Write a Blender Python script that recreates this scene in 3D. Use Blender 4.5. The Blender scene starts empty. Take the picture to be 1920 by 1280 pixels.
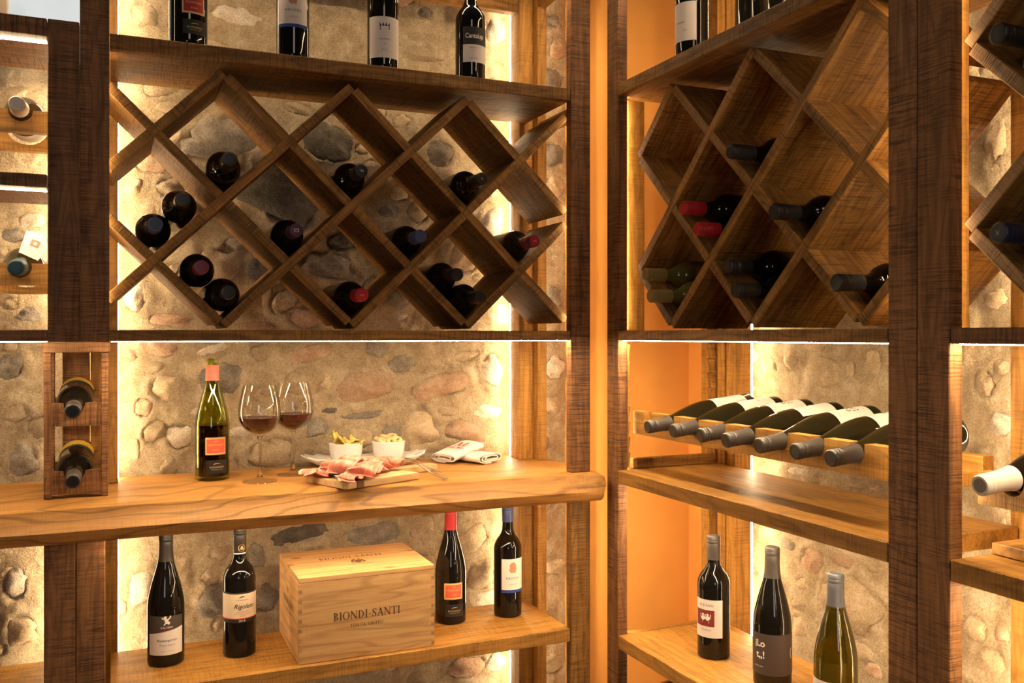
import bpy, bmesh, math, random
import numpy as np
from mathutils import Matrix, Vector, noise as mn

random.seed(7)
PI = math.pi
SC = bpy.context.scene
COL = SC.collection

# ------------------------------------------------------------------ camera
FPX, HX, HY = 1713.0, 960.0, 628.0          # focal length (px), horizon and axis in the 1920x1280 frame
CA, SA = 0.39898, 0.91696                   # view direction (x, y): the camera stands at the origin, eye level z = 0
cam = bpy.data.cameras.new('camera'); cam_o = bpy.data.objects.new('camera', cam); COL.objects.link(cam_o)
cam.sensor_width = 36.0; cam.lens = 36.0 * FPX / 1920.0
cam.shift_y = -(640.0 - HY) / 1920.0
cam.clip_start = 0.01
cam_o.location = (0, 0, 0)
cam_o.rotation_euler = (PI / 2, 0, -math.atan2(CA, SA))
SC.camera = cam_o

# ------------------------------------------------------------------ world, window daylight, exposure
w = bpy.data.worlds.new('world'); SC.world = w; w.use_nodes = True
w.node_tree.nodes['Background'].inputs[0].default_value = (1.0, 0.80, 0.62, 1)
w.node_tree.nodes['Background'].inputs[1].default_value = 0.015
def area(name, loc, target, sx, sy, power, col):
    l = bpy.data.lights.new(name, 'AREA'); l.shape = 'RECTANGLE'; l.size = sx; l.size_y = sy
    l.energy = power; l.color = col
    o = bpy.data.objects.new(name, l); COL.objects.link(o); o.location = loc
    o.rotation_euler = (Vector(target) - Vector(loc)).to_track_quat('-Z', 'Y').to_euler()
    return o
area('window_daylight', (-0.9, -3.0, 0.45), (0.3, 2.2, 0.1), 0.8, 1.5, 12, (0.92, 0.95, 1.0))
area('room_fill_light', (0.3, -0.6, 1.5), (0.5, 1.8, -0.2), 0.5, 0.5, 2.5, (1.0, 0.78, 0.55))  # added warm fill from above, no actual lamp known there
LED_COL = (1.0, 0.755, 0.45)
SC.view_settings.view_transform = 'Standard'
try: SC.view_settings.look = 'None'
except Exception: pass
SC.view_settings.gamma = 1.0
SC.view_settings.use_curve_mapping = False
SC.view_settings.exposure = 0.58
SC.cycles.use_denoising = True
SC.cycles.sample_clamp_indirect = 6.0

# ------------------------------------------------------------------ helpers
def D(x, y):
    u = (x - HX) / FPX
    return Vector((CA + u * SA, SA - u * CA, (HY - y) / FPX))
def onY(x, y, Y): d = D(x, y); return d * (Y / d.y)
def onX(x, y, X): d = D(x, y); return d * (X / d.x)
def onZ(x, y, Z): d = D(x, y); return d * (Z / d.z)

def setp(o, parent):
    o.parent = parent
    if parent is not None: o.matrix_parent_inverse = parent.matrix_basis.inverted()
    return o
def tag(o, label, cat, group=None, kind=None):
    o['label'] = label; o['category'] = cat
    if group: o['group'] = group
    if kind: o['kind'] = kind
    return o
def empty(name, loc, label=None, cat=None, group=None, kind=None):
    o = bpy.data.objects.new(name, None); COL.objects.link(o); o.location = loc
    o.empty_display_size = 0.02
    if label: tag(o, label, cat, group, kind)
    return o
def mesh(name, verts, faces, mat, smooth=False, gc=None):
    me = bpy.data.meshes.new(name); me.from_pydata([tuple(v) for v in verts], [], faces)
    if mat: me.materials.append(M[mat] if isinstance(mat, str) else mat)
    if smooth: me.polygons.foreach_set('use_smooth', [True] * len(me.polygons))
    if gc is not None: set_gc(me, gc)
    me.update()
    return me
def set_gc(me, gc):
    a = me.attributes.new('gc', 'FLOAT_VECTOR', 'POINT')
    a.data.foreach_set('vector', np.asarray(gc, dtype=np.float32).ravel())
def obj(name, me, parent=None):
    o = bpy.data.objects.new(name, me); COL.objects.link(o)
    if parent is not None: o.parent = parent
    return o
def from_bm(name, bm, mat, smooth=False, gaxis=None):
    bmesh.ops.recalc_face_normals(bm, faces=bm.faces)
    me = bpy.data.meshes.new(name); bm.to_mesh(me); bm.free()
    if mat: me.materials.append(M[mat])
    if smooth: me.polygons.foreach_set('use_smooth', [True] * len(me.polygons))
    if gaxis is not None: grain(me, gaxis)
    return me
def grain(me, ax):
    n = len(me.vertices); co = np.empty(n * 3, dtype=np.float32); me.vertices.foreach_get('co', co); co = co.reshape(n, 3)
    order = {0: (0, 1, 2), 1: (1, 0, 2), 2: (2, 0, 1)}[ax]
    set_gc(me, co[:, order] + np.array([random.uniform(0, 40) for _ in range(3)], dtype=np.float32))
def box(name, b, mat, parent=None, ax=None, bev=0.0016):
    """b = x0,x1,y0,y1,z0,z1 in world space; one plank with eased edges and grain along its length"""
    x0, x1, y0, y1, z0, z1 = b
    s = Vector((x1 - x0, y1 - y0, z1 - z0)); c = Vector(((x0 + x1) / 2, (y0 + y1) / 2, (z0 + z1) / 2))
    bm = bmesh.new(); bmesh.ops.create_cube(bm, size=1.0)
    bmesh.ops.scale(bm, vec=s, verts=bm.verts)
    if bev: bmesh.ops.bevel(bm, geom=bm.edges[:], offset=min(bev, min(s) * 0.3), segments=1, affect='EDGES')
    if ax is None: ax = max(range(3), key=lambda i: s[i])
    o = obj(name, from_bm(name, bm, mat, gaxis=ax)); o.location = c
    return setp(o, parent)
def extrude_poly(name, poly, th, mat, gaxis=0, bev=0.0):
    """2D polygon (x,z) extruded along +y by th"""
    bm = bmesh.new()
    f = bm.faces.new([bm.verts.new((p[0], 0, p[1])) for p in poly])
    r = bmesh.ops.extrude_face_region(bm, geom=[f])
    bmesh.ops.translate(bm, vec=(0, th, 0), verts=[v for v in r['geom'] if isinstance(v, bmesh.types.BMVert)])
    if bev: bmesh.ops.bevel(bm, geom=[e for e in bm.edges if len(e.link_faces) == 2 and e.calc_face_angle(0) > 0.9], offset=bev, segments=1, affect='EDGES')
    return from_bm(name, bm, mat, gaxis=gaxis)
_lc = {}
def lathe(key, prof, mat, seg=40, flute=None):
    k = (key, mat)
    if k in _lc: return _lc[k]
    vs, fs, rings = [], [], []
    for r, z in prof:
        if r < 1e-6: rings.append([len(vs)]); vs.append((0, 0, z))
        else:
            rings.append(list(range(len(vs), len(vs) + seg)))
            for i in range(seg):
                a = 2 * PI * i / seg; rr = r * (1 + (flute(i, z) if flute else 0))
                vs.append((rr * math.cos(a), rr * math.sin(a), z))
    for A, B in zip(rings, rings[1:]):
        if len(A) == 1 and len(B) == 1: continue
        for i in range(seg):
            j = (i + 1) % seg
            if len(A) == 1: fs.append((A[0], B[j], B[i]))
            elif len(B) == 1: fs.append((A[i], A[j], B[0]))
            else: fs.append((A[i], A[j], B[j], B[i]))
    bm = bmesh.new(); me = mesh(key, vs, fs, mat, smooth=True)
    bm.from_mesh(me); bmesh.ops.recalc_face_normals(bm, faces=bm.faces)
    for e in bm.edges:
        if len(e.link_faces) == 2 and e.calc_face_angle(0) > 0.75: e.smooth = False
    bm.to_mesh(me); bm.free()
    _lc[k] = me
    return me
def smooth_prof(pts, n=4):
    out = []
    P = [pts[0]] + pts + [pts[-1]]
    for i in range(1, len(P) - 2):
        p0, p1, p2, p3 = P[i - 1], P[i], P[i + 1], P[i + 2]
        for k in range(n):
            t = k / n
            out.append(tuple(0.5 * (2 * p1[j] + (p2[j] - p0[j]) * t + (2 * p0[j] - 5 * p1[j] + 4 * p2[j] - p3[j]) * t * t + (3 * p1[j] - p0[j] - 3 * p2[j] + p3[j]) * t ** 3) for j in (0, 1)))
    out.append(pts[-1]); return out

# ------------------------------------------------------------------ materials
M = {}
def newmat(name):
    m = bpy.data.materials.new(name); m.use_nodes = True; M[name] = m
    nt = m.node_tree; return m, nt, nt.nodes['Principled BSDF']
def N(nt, t, **kw):
    n = nt.nodes.new(t)
    for k, v in kw.items():
        if k in n.inputs: n.inputs[k].default_value = v
        else: setattr(n, k, v)
    return n
def plain(name, col, rough=0.5, metal=0.0, coat=0.0, spec=0.5, trans=0.0, ior=1.45, sub=0.0):
    m, nt, p = newmat(name)
    p.inputs['Base Color'].default_value = (*col, 1); p.inputs['Roughness'].default_value = rough
    p.inputs['Metallic'].default_value = metal; p.inputs['Coat Weight'].default_value = coat
    p.inputs['Specular IOR Level'].default_value = spec
    p.inputs['Transmission Weight'].default_value = trans; p.inputs['IOR'].default_value = ior
    if sub: p.inputs['Subsurface Weight'].default_value = sub; p.inputs['Subsurface Radius'].default_value = (0.01, 0.004, 0.002)
    return m
def ramp(nt, stops):
    r = nt.nodes.new('ShaderNodeValToRGB'); e = r.color_ramp.elements
    while len(e) < len(stops): e.new(0.5)
    for el, (pos, c) in zip(e, stops): el.position = pos; el.color = (*c, 1) if len(c) == 3 else c
    return r
def mix(nt, typ, a, b, fac):
    m = nt.nodes.new('ShaderNodeMix'); m.data_type = 'RGBA'; m.blend_type = typ
    for k, v in ((6, a), (7, b)):
        if isinstance(v, tuple): m.inputs[k].default_value = (*v, 1)
        else: nt.links.new(v, m.inputs[k])
    if isinstance(fac, (int, float)): m.inputs[0].default_value = fac
    else: nt.links.new(fac, m.inputs[0])
    return m.outputs[2]
def mapping(nt, src, scale, loc=(0, 0, 0)):
    mp = nt.nodes.new('ShaderNodeMapping'); mp.inputs['Scale'].default_value = scale; mp.inputs['Location'].default_value = loc
    nt.links.new(src, mp.inputs['Vector']); return mp.outputs['Vector']
def wood(name, dark, mid, light, saw=0.5, rough=0.6, figure=0.5, knots=0.0, bump=0.35, ring=(2.2, 16.0, 16.0), bands=60.0, thin=0.1):
    m, nt, p = newmat(name); L = nt.links.new
    at = N(nt, 'ShaderNodeAttribute', attribute_name='gc'); v = at.outputs['Vector']
    n1 = N(nt, 'ShaderNodeTexNoise', Scale=1.0, Detail=5.0, Roughness=0.6); L(mapping(nt, v, (5, 70, 70)), n1.inputs['Vector'])
    n2 = N(nt, 'ShaderNodeTexNoise', Scale=1.0, Detail=3.0, Roughness=0.5, Distortion=0.4); L(mapping(nt, v, ring), n2.inputs['Vector'])
    # growth-ring figure: bands of a stretched noise
    mul = N(nt, 'ShaderNodeMath', operation='MULTIPLY'); L(n2.outputs['Fac'], mul.inputs[0]); mul.inputs[1].default_value = bands
    sn = N(nt, 'ShaderNodeMath', operation='SINE'); L(mul.outputs[0], sn.inputs[0])
    mr = N(nt, 'ShaderNodeMapRange'); L(sn.outputs[0], mr.inputs['Value']); mr.inputs['From Min'].default_value = thin; mr.inputs['From Max'].default_value = 1.0
    base = ramp(nt, [(0.25, dark), (0.5, mid), (0.78, light)]); L(n1.outputs['Fac'], base.inputs['Fac'])
    fmul = N(nt, 'ShaderNodeMath', operation='MULTIPLY'); L(mr.outputs[0], fmul.inputs[0]); fmul.inputs[1].default_value = figure
    c = mix(nt, 'MULTIPLY', base.outputs['Color'], tuple(0.5 * a / max(1e-4, b) + 0.05 for a, b in zip(dark, mid)), fmul.outputs[0])
    n3 = N(nt, 'ShaderNodeTexNoise', Scale=1.0, Detail=3.0, Roughness=0.65); L(mapping(nt, v, (330, 14, 14)), n3.inputs['Vector'])
    n4 = N(nt, 'ShaderNodeTexNoise', Scale=1.0, Detail=2.0); L(mapping(nt, v, (9, 16, 16)), n4.inputs['Vector'])
    sr = ramp(nt, [(0.47, (0, 0, 0)), (0.60, (1, 1, 1))]); L(n3.outputs['Fac'], sr.inputs['Fac'])
    s4 = ramp(nt, [(0.30, (0.15, 0.15, 0.15)), (0.58, (1, 1, 1))]); L(n4.outputs['Fac'], s4.inputs['Fac'])
    sm = N(nt, 'ShaderNodeMath', operation='MULTIPLY'); L(sr.outputs['Color'], sm.inputs[0]); L(s4.outputs['Color'], sm.inputs[1])
    sm2 = N(nt, 'ShaderNodeMath', operation='MULTIPLY'); L(sm.outputs[0], sm2.inputs[0]); sm2.inputs[1].default_value = saw
    c = mix(nt, 'MULTIPLY', c, (0.25, 0.2, 0.16), sm2.outputs[0])
    if knots:
        vo = N(nt, 'ShaderNodeTexVoronoi', Scale=1.0); L(mapping(nt, v, (7, 11, 11)), vo.inputs['Vector'])
        kr = ramp(nt, [(0.0, (1, 1, 1)), (0.09, (0.6, 0.6, 0.6)), (0.13, (0, 0, 0))]); L(vo.outputs['Distance'], kr.inputs['Fac'])
        km = N(nt, 'ShaderNodeMath', operation='MULTIPLY'); L(kr.outputs['Color'], km.inputs[0]); km.inputs[1].default_value = knots
        c = mix(nt, 'MULTIPLY', c, (0.35, 0.17, 0.08), km.outputs[0])
    oi = N(nt, 'ShaderNodeObjectInfo'); vr = N(nt, 'ShaderNodeMapRange'); L(oi.outputs['Random'], vr.inputs['Value'])
    vr.inputs['To Min'].default_value = 0.86; vr.inputs['To Max'].default_value = 1.12
    hs = N(nt, 'ShaderNodeHueSaturation'); L(c, hs.inputs['Color']); L(vr.outputs[0], hs.inputs['Value'])
    L(hs.outputs['Color'], p.inputs['Base Color']); p.inputs['Roughness'].default_value = rough
    p.inputs['Specular IOR Level'].default_value = 0.35
    b1 = N(nt, 'ShaderNodeBump', Strength=bump, Distance=0.0012)
    inv = N(nt, 'ShaderNodeMath', operation='SUBTRACT'); L(n1.outputs['Fac'], inv.inputs[0]); L(sm.outputs[0], inv.inputs[1])
    L(inv.outputs[0], b1.inputs['Height']); L(b1.outputs['Normal'], p.inputs['Normal'])
    return m
wood('oak', (0.155, 0.066, 0.013), (0.30, 0.138, 0.027), (0.45, 0.225, 0.050), saw=0.65, rough=0.62, figure=0.45)
wood('oak_shaded', (0.14, 0.060, 0.021), (0.25, 0.112, 0.040), (0.35, 0.165, 0.062), saw=0.8, rough=0.62, figure=0.4)  # same stained oak, shade put into the colour for dim faces
wood('oak_lit', (0.25, 0.112, 0.020), (0.43, 0.205, 0.040), (0.56, 0.295, 0.068), saw=0.35, rough=0.5, figure=0.35)  # same stained oak, golden strip light put into the colour
wood('counter', (0.28, 0.120, 0.026), (0.45, 0.21, 0.050), (0.56, 0.29, 0.080), saw=0.12, rough=0.52, figure=0.62, bump=0.12, ring=(1.3, 8.0, 0.9), bands=75.0, thin=0.66)
wood('pine', (0.54, 0.28, 0.10), (0.66, 0.385, 0.16), (0.74, 0.48, 0.23), saw=0.04, rough=0.55, figure=0.42, knots=0.9, bump=0.1, ring=(1.0, 11, 11), bands=75.0, thin=0.35)
wood('endgrain', (0.36, 0.18, 0.08), (0.44, 0.24, 0.11), (0.5, 0.29, 0.14), saw=0.1, rough=0.6, figure=0.2)
wood('board', (0.58, 0.36, 0.16), (0.68, 0.45, 0.22), (0.76, 0.54, 0.30), saw=0.03, rough=0.5, figure=0.2, bump=0.1)
wood('board_dark', (0.16, 0.07, 0.03), (0.24, 0.12, 0.05), (0.3, 0.16, 0.07), saw=0.1, rough=0.5, figure=0.3)

def stone_mat(name, cols, bump=0.7, rand=True, scale=1.0):
    m, nt, p = newmat(name); L = nt.links.new
    tc = N(nt, 'ShaderNodeTexCoord'); v = tc.outputs['Object']
    geo = N(nt, 'ShaderNodeNewGeometry'); v = geo.outputs['Position']
    n1 = N(nt, 'ShaderNodeTexNoise', Scale=22.0 * scale, Detail=8.0, Roughness=0.7); L(v, n1.inputs['Vector'])
    n2 = N(nt, 'ShaderNodeTexNoise', Scale=260.0 * scale, Detail=4.0, Roughness=0.6); L(v, n2.inputs['Vector'])
    r = ramp(nt, [(0.3, cols[0]), (0.5, cols[1]), (0.7, cols[2])]); L(n1.outputs['Fac'], r.inputs['Fac'])
    c = r.outputs['Color']
    r2 = ramp(nt, [(0.32, (0.6, 0.6, 0.6)), (0.62, (1.12, 1.12, 1.12))]); L(n2.outputs['Fac'], r2.inputs['Fac'])
    c = mix(nt, 'MULTIPLY', c, r2.outputs['Color'], 0.8)
    if rand:
        oi = N(nt, 'ShaderNodeObjectInfo'); hs = N(nt, 'ShaderNodeHueSaturation'); L(c, hs.inputs['Color'])
        vr = N(nt, 'ShaderNodeMapRange'); L(oi.outputs['Random'], vr.inputs['Value']); vr.inputs['To Min'].default_value = 0.75; vr.inputs['To Max'].default_value = 1.15
        L(vr.outputs[0], hs.inputs['Value']); c = hs.outputs['Color']
    L(c, p.inputs['Base Color']); p.inputs['Roughness'].default_value = 0.92; p.inputs['Specular IOR Level'].default_value = 0.15
    b0 = N(nt, 'ShaderNodeBump', Strength=bump, Distance=0.013); L(n1.outputs['Fac'], b0.inputs['Height'])
    b1 = N(nt, 'ShaderNodeBump', Strength=bump * 0.7, Distance=0.003); L(n2.outputs['Fac'], b1.inputs['Height'])
    L(b0.outputs['Normal'], b1.inputs['Normal']); L(b1.outputs['Normal'], p.inputs['Normal'])
stone_mat('mortar', [(0.28, 0.205, 0.125), (0.40, 0.31, 0.20), (0.52, 0.425, 0.30)], bump=0.8, rand=False)
stone_mat('stone_tan', [(0.32, 0.235, 0.145), (0.44, 0.335, 0.215), (0.54, 0.43, 0.30)])
stone_mat('stone_grey', [(0.15, 0.125, 0.10), (0.27, 0.23, 0.185), (0.42, 0.37, 0.30)], bump=0.9)
stone_mat('stone_dark', [(0.085, 0.075, 0.062), (0.15, 0.13, 0.105), (0.27, 0.235, 0.19)], bump=1.0)
stone_mat('stone_pink', [(0.34, 0.205, 0.13), (0.45, 0.295, 0.195), (0.55, 0.405, 0.285)])
stone_mat('stone_white', [(0.42, 0.34, 0.26), (0.58, 0.49, 0.39), (0.70, 0.62, 0.52)])

def plaster(name, col):
    m, nt, p = newmat(name); L = nt.links.new
    geo = N(nt, 'ShaderNodeNewGeometry'); n1 = N(nt, 'ShaderNodeTexNoise', Scale=6.0, Detail=5.0); L(geo.outputs['Position'], n1.inputs['Vector'])
    r = ramp(nt, [(0.3, tuple(c * 0.92 for c in col)), (0.7, tuple(min(1, c * 1.05) for c in col))]); L(n1.outputs['Fac'], r.inputs['Fac'])
    L(r.outputs['Color'], p.inputs['Base Color']); p.inputs['Roughness'].default_value = 0.8
    n2 = N(nt, 'ShaderNodeTexNoise', Scale=180.0, Detail=3.0); L(geo.outputs['Position'], n2.inputs['Vector'])
    b = N(nt, 'ShaderNodeBump', Strength=0.15, Distance=0.001); L(n2.outputs['Fac'], b.inputs['Height']); L(b.outputs['Normal'], p.inputs['Normal'])
plaster('orange_plaster', (0.78, 0.36, 0.075))
plaster('floor_stone', (0.32, 0.22, 0.15))

plain('dark_glass', (0.006, 0.005, 0.004), rough=0.04, spec=0.5)
plain('olive_glass', (0.011, 0.0095, 0.004), rough=0.07, spec=0.5)
plain('gold_glass', (0.10, 0.085, 0.02), rough=0.08, spec=0.5)
def thin_glass(name, tint, ior):
    m, nt, p = newmat(name); nt.nodes.remove(p)
    t = N(nt, 'ShaderNodeBsdfTransparent'); t.inputs[0].default_value = (*tint, 1)
    g = N(nt, 'ShaderNodeBsdfGlossy'); g.inputs['Roughness'].default_value = 0.01
    L = nt.links.new; lw = N(nt, 'ShaderNodeLayerWeight'); lw.inputs['Blend'].default_value = 0.5
    pw = N(nt, 'ShaderNodeMath', operation='POWER'); L(lw.outputs['Facing'], pw.inputs[0]); pw.inputs[1].default_value = 3.0
    f = N(nt, 'ShaderNodeMath', operation='MULTIPLY_ADD'); L(pw.outputs[0], f.inputs[0]); f.inputs[1].default_value = ior; f.inputs[2].default_value = 0.045
    x = nt.nodes.new('ShaderNodeMixShader')
    L(f.outputs[0], x.inputs[0]); L(t.outputs[0], x.inputs[1]); L(g.outputs[0], x.inputs[2]); L(x.outputs[0], nt.nodes['Material Output'].inputs[0])
thin_glass('green_glass', (0.74, 0.76, 0.32), 0.5)
thin_glass('clear_glass', (0.985, 0.98, 0.975), 0.75)
thin_glass('foot_glass', (0.93, 0.91, 0.88), 0.5)
plain('solid_glass', (1, 1, 1), rough=0.0, trans=1.0, ior=1.45)
plain('straw_glass', (0.60, 0.55, 0.12), rough=0.0, trans=1.0, ior=1.5)
plain('red_wine', (0.020, 0.002, 0.003), rough=0.03, spec=0.5)
plain('glass_wine', (0.035, 0.0015, 0.004), rough=0.02, trans=0.0, ior=1.34)
plain('white_wine', (0.30, 0.25, 0.04), rough=0.05, trans=0.6, ior=1.34)
for nm, c in dict(cap_black=(0.018, 0.017, 0.016), cap_grey=(0.050, 0.041, 0.035), cap_slate=(0.050, 0.050, 0.058), cap_red=(0.42, 0.018, 0.022), cap_burgundy=(0.20, 0.03, 0.06),
                  cap_coral=(0.85, 0.17, 0.11), cap_blue=(0.055, 0.075, 0.19), cap_purple=(0.06, 0.025, 0.07), cap_white=(0.72, 0.62, 0.52), cap_gold=(0.26, 0.18, 0.06),
                  cap_teal=(0.02, 0.09, 0.10), cap_navy=(0.02, 0.022, 0.045), cap_brown=(0.034, 0.026, 0.022)).items():
    plain(nm, c, rough=0.38, spec=0.5)
for nm, c in dict(paper=(0.74, 0.66, 0.60), paper_cream=(0.72, 0.56, 0.40), paper_black=(0.025, 0.021, 0.019), paper_brown=(0.07, 0.052, 0.042), paper_red=(0.40, 0.035, 0.03), paper_coral=(0.78, 0.13, 0.07), paper_maroon=(0.20, 0.03, 0.025),
                  paper_gold=(0.74, 0.50, 0.20), paper_yellow=(0.80, 0.52, 0.05), paper_blue=(0.03, 0.06, 0.24), ink=(0.02, 0.018, 0.02), ink_brown=(0.14, 0.07, 0.035), ink_grey=(0.25, 0.22, 0.20), ink_white=(0.80, 0.74, 0.66),
                  ink_red=(0.50, 0.03, 0.03), ink_purple=(0.045, 0.02, 0.12), ink_gold=(0.72, 0.50, 0.18), ink_rust=(0.55, 0.22, 0.13)).items():
    plain(nm, c, rough=0.55, spec=0.3)
plain('porcelain', (0.84, 0.80, 0.76), rough=0.18, coat=0.3)
plain('steel', (0.80, 0.78, 0.75), rough=0.28, metal=1.0)
plain('linen', (0.82, 0.76, 0.70), rough=0.9, spec=0.1)
plain('metal_plate', (0.5, 0.5, 0.5), rough=0.4, metal=1.0)
plain('white_plastic', (0.8, 0.78, 0.75), rough=0.4)
def foodmat(name, cols, scale, rough=0.5, sub=0.2):
    m, nt, p = newmat(name); L = nt.links.new
    geo = N(nt, 'ShaderNodeNewGeometry'); n1 = N(nt, 'ShaderNodeTexNoise', Scale=scale, Detail=4.0); L(geo.outputs['Position'], n1.inputs['Vector'])
    r = ramp(nt, [(0.34, cols[0]), (0.5, cols[1]), (0.68, cols[2])]); L(n1.outputs['Fac'], r.inputs['Fac'])
    L(r.outputs['Color'], p.inputs['Base Color']); p.inputs['Roughness'].default_value = rough
    if sub: p.inputs['Subsurface Weight'].default_value = sub; p.inputs['Subsurface Radius'].default_value = (0.006, 0.003, 0.002)
foodmat('crisp', [(0.30, 0.22, 0.03), (0.74, 0.52, 0.12), (0.82, 0.64, 0.22)], 110)
foodmat('biscuit', [(0.60, 0.36, 0.14), (0.72, 0.48, 0.22), (0.80, 0.58, 0.30)], 60)
def ham_mat():
    m, nt, p = newmat('ham'); L = nt.links.new
    at = N(nt, 'ShaderNodeAttribute', attribute_name='gc'); sx = N(nt, 'ShaderNodeSeparateXYZ'); L(at.outputs['Vector'], sx.inputs[0])
    n1 = N(nt, 'ShaderNodeTexNoise', Scale=55.0, Detail=4.0); L(at.outputs['Vector'], n1.inputs['Vector'])
    r = ramp(nt, [(0.32, (0.66, 0.16, 0.10)), (0.52, (0.80, 0.29, 0.20)), (0.75, (0.88, 0.48, 0.36))]); L(n1.outputs['Fac'], r.inputs['Fac'])
    e = ramp(nt, [(0.70, (0, 0, 0)), (0.84, (1, 1, 1))]); L(sx.outputs['Z'], e.inputs['Fac'])
    c = mix(nt, 'MIX', r.outputs['Color'], (0.88, 0.66, 0.50), e.outputs['Color'])
    L(c, p.inputs['Base Color']); p.inputs['Roughness'].default_value = 0.35
    p.inputs['Subsurface Weight'].default_value = 0.25; p.inputs['Subsurface Radius'].default_value = (0.006, 0.002, 0.0015)
ham_mat()
def emit(name, col, s):
    m = bpy.data.materials.new(name); m.use_nodes = True; M[name] = m; nt = m.node_tree
    nt.nodes.remove(nt.nodes['Principled BSDF']); e = nt.nodes.new('ShaderNodeEmission')
    e.inputs[0].default_value = (*col, 1); e.inputs[1].default_value = s
    nt.links.new(e.outputs[0], nt.nodes['Material Output'].inputs[0]); return m, nt, e
emit('led_back', LED_COL, 66.0)
emit('led_under', LED_COL, 150.0)
emit('led_side', LED_COL, 40.0)
emit('led_counter', LED_COL, 85.0)
emit('led_corner', LED_COL, 34.0)
m_, nt_, e_ = emit('daylight_pane', (0.9, 0.95, 1.0), 0.55)
g_ = N(nt_, 'ShaderNodeNewGeometry'); n_ = N(nt_, 'ShaderNodeTexNoise', Scale=9.0, Detail=2.0); nt_.links.new(g_.outputs['Position'], n_.inputs['Vector'])
r_ = ramp(nt_, [(0.3, (0.66, 0.68, 0.58)), (0.5, (0.86, 0.88, 0.86)), (0.8, (0.95, 0.93, 0.90))]); nt_.links.new(n_.outputs['Fac'], r_.inputs['Fac']); nt_.links.new(r_.outputs['Color'], e_.inputs[0])

# ------------------------------------------------------------------ lettering (2D polygons)
_tc = {}
def text2d(s, size, shear=0.0, sx=1.0, bold=0.0):
    k = (s, shear, bold)
    if k not in _tc:
        cu = bpy.data.curves.new('t', 'FONT'); cu.body = s; cu.align_x = 'CENTER'; cu.align_y = 'BOTTOM_BASELINE'; cu.shear = shear; cu.offset = bold; cu.resolution_u = 3
        o = bpy.data.objects.new('t', cu); COL.objects.link(o)
        dg = bpy.context.evaluated_depsgraph_get(); dg.update()
        me = bpy.data.meshes.new_from_object(o.evaluated_get(dg))
        _tc[k] = ([(v.co.x, v.co.y) for v in me.vertices], [tuple(p.vertices) for p in me.polygons])
        bpy.data.objects.remove(o); bpy.data.curves.remove(cu); bpy.data.meshes.remove(me)
    vs, fs = _tc[k]
    return [(x * size * sx, y * size) for x, y in vs], fs
def stroke(p, q, w):
    dx, dy = q[0] - p[0], q[1] - p[1]; l = math.hypot(dx, dy) or 1; w = max(w, 0.08) if l > 0.1 else w; nx, ny = -dy / l * w / 2, dx / l * w / 2
    return [(p[0] + nx, p[1] + ny), (p[0] - nx, p[1] - ny), (q[0] - nx, q[1] - ny), (q[0] + nx, q[1] + ny)]
def bowl(cx, cy, rx, ry, a0, a1, tk=0.17, tn=0.08, n=16):
    out = []
    for i in range(n):
        q = []
        for k in (i, i + 1):
            a = math.radians(a0 + (a1 - a0) * k / n); w_ = tn + (tk - tn) * abs(math.cos(a)) ** 1.5
            q.append(((cx + rx * math.cos(a), cy + ry * math.sin(a)), (cx + (rx - w_) * math.cos(a), cy + (ry - tn - (w_ - tn) * 0.3) * math.sin(a))))
        out.append([q[0][0], q[1][0], q[1][1], q[0][1]])
    return out
T, H_ = 0.17, 0.05
def sf(x, y, w_=0.30): return [(x - w_ / 2, y), (x + w_ / 2, y), (x + w_ / 2, y + 0.045), (x - w_ / 2, y + 0.045)]
def st(x): return [stroke((x, 0), (x, 1), T), sf(x, 0), sf(x, 0.955)]
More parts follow.
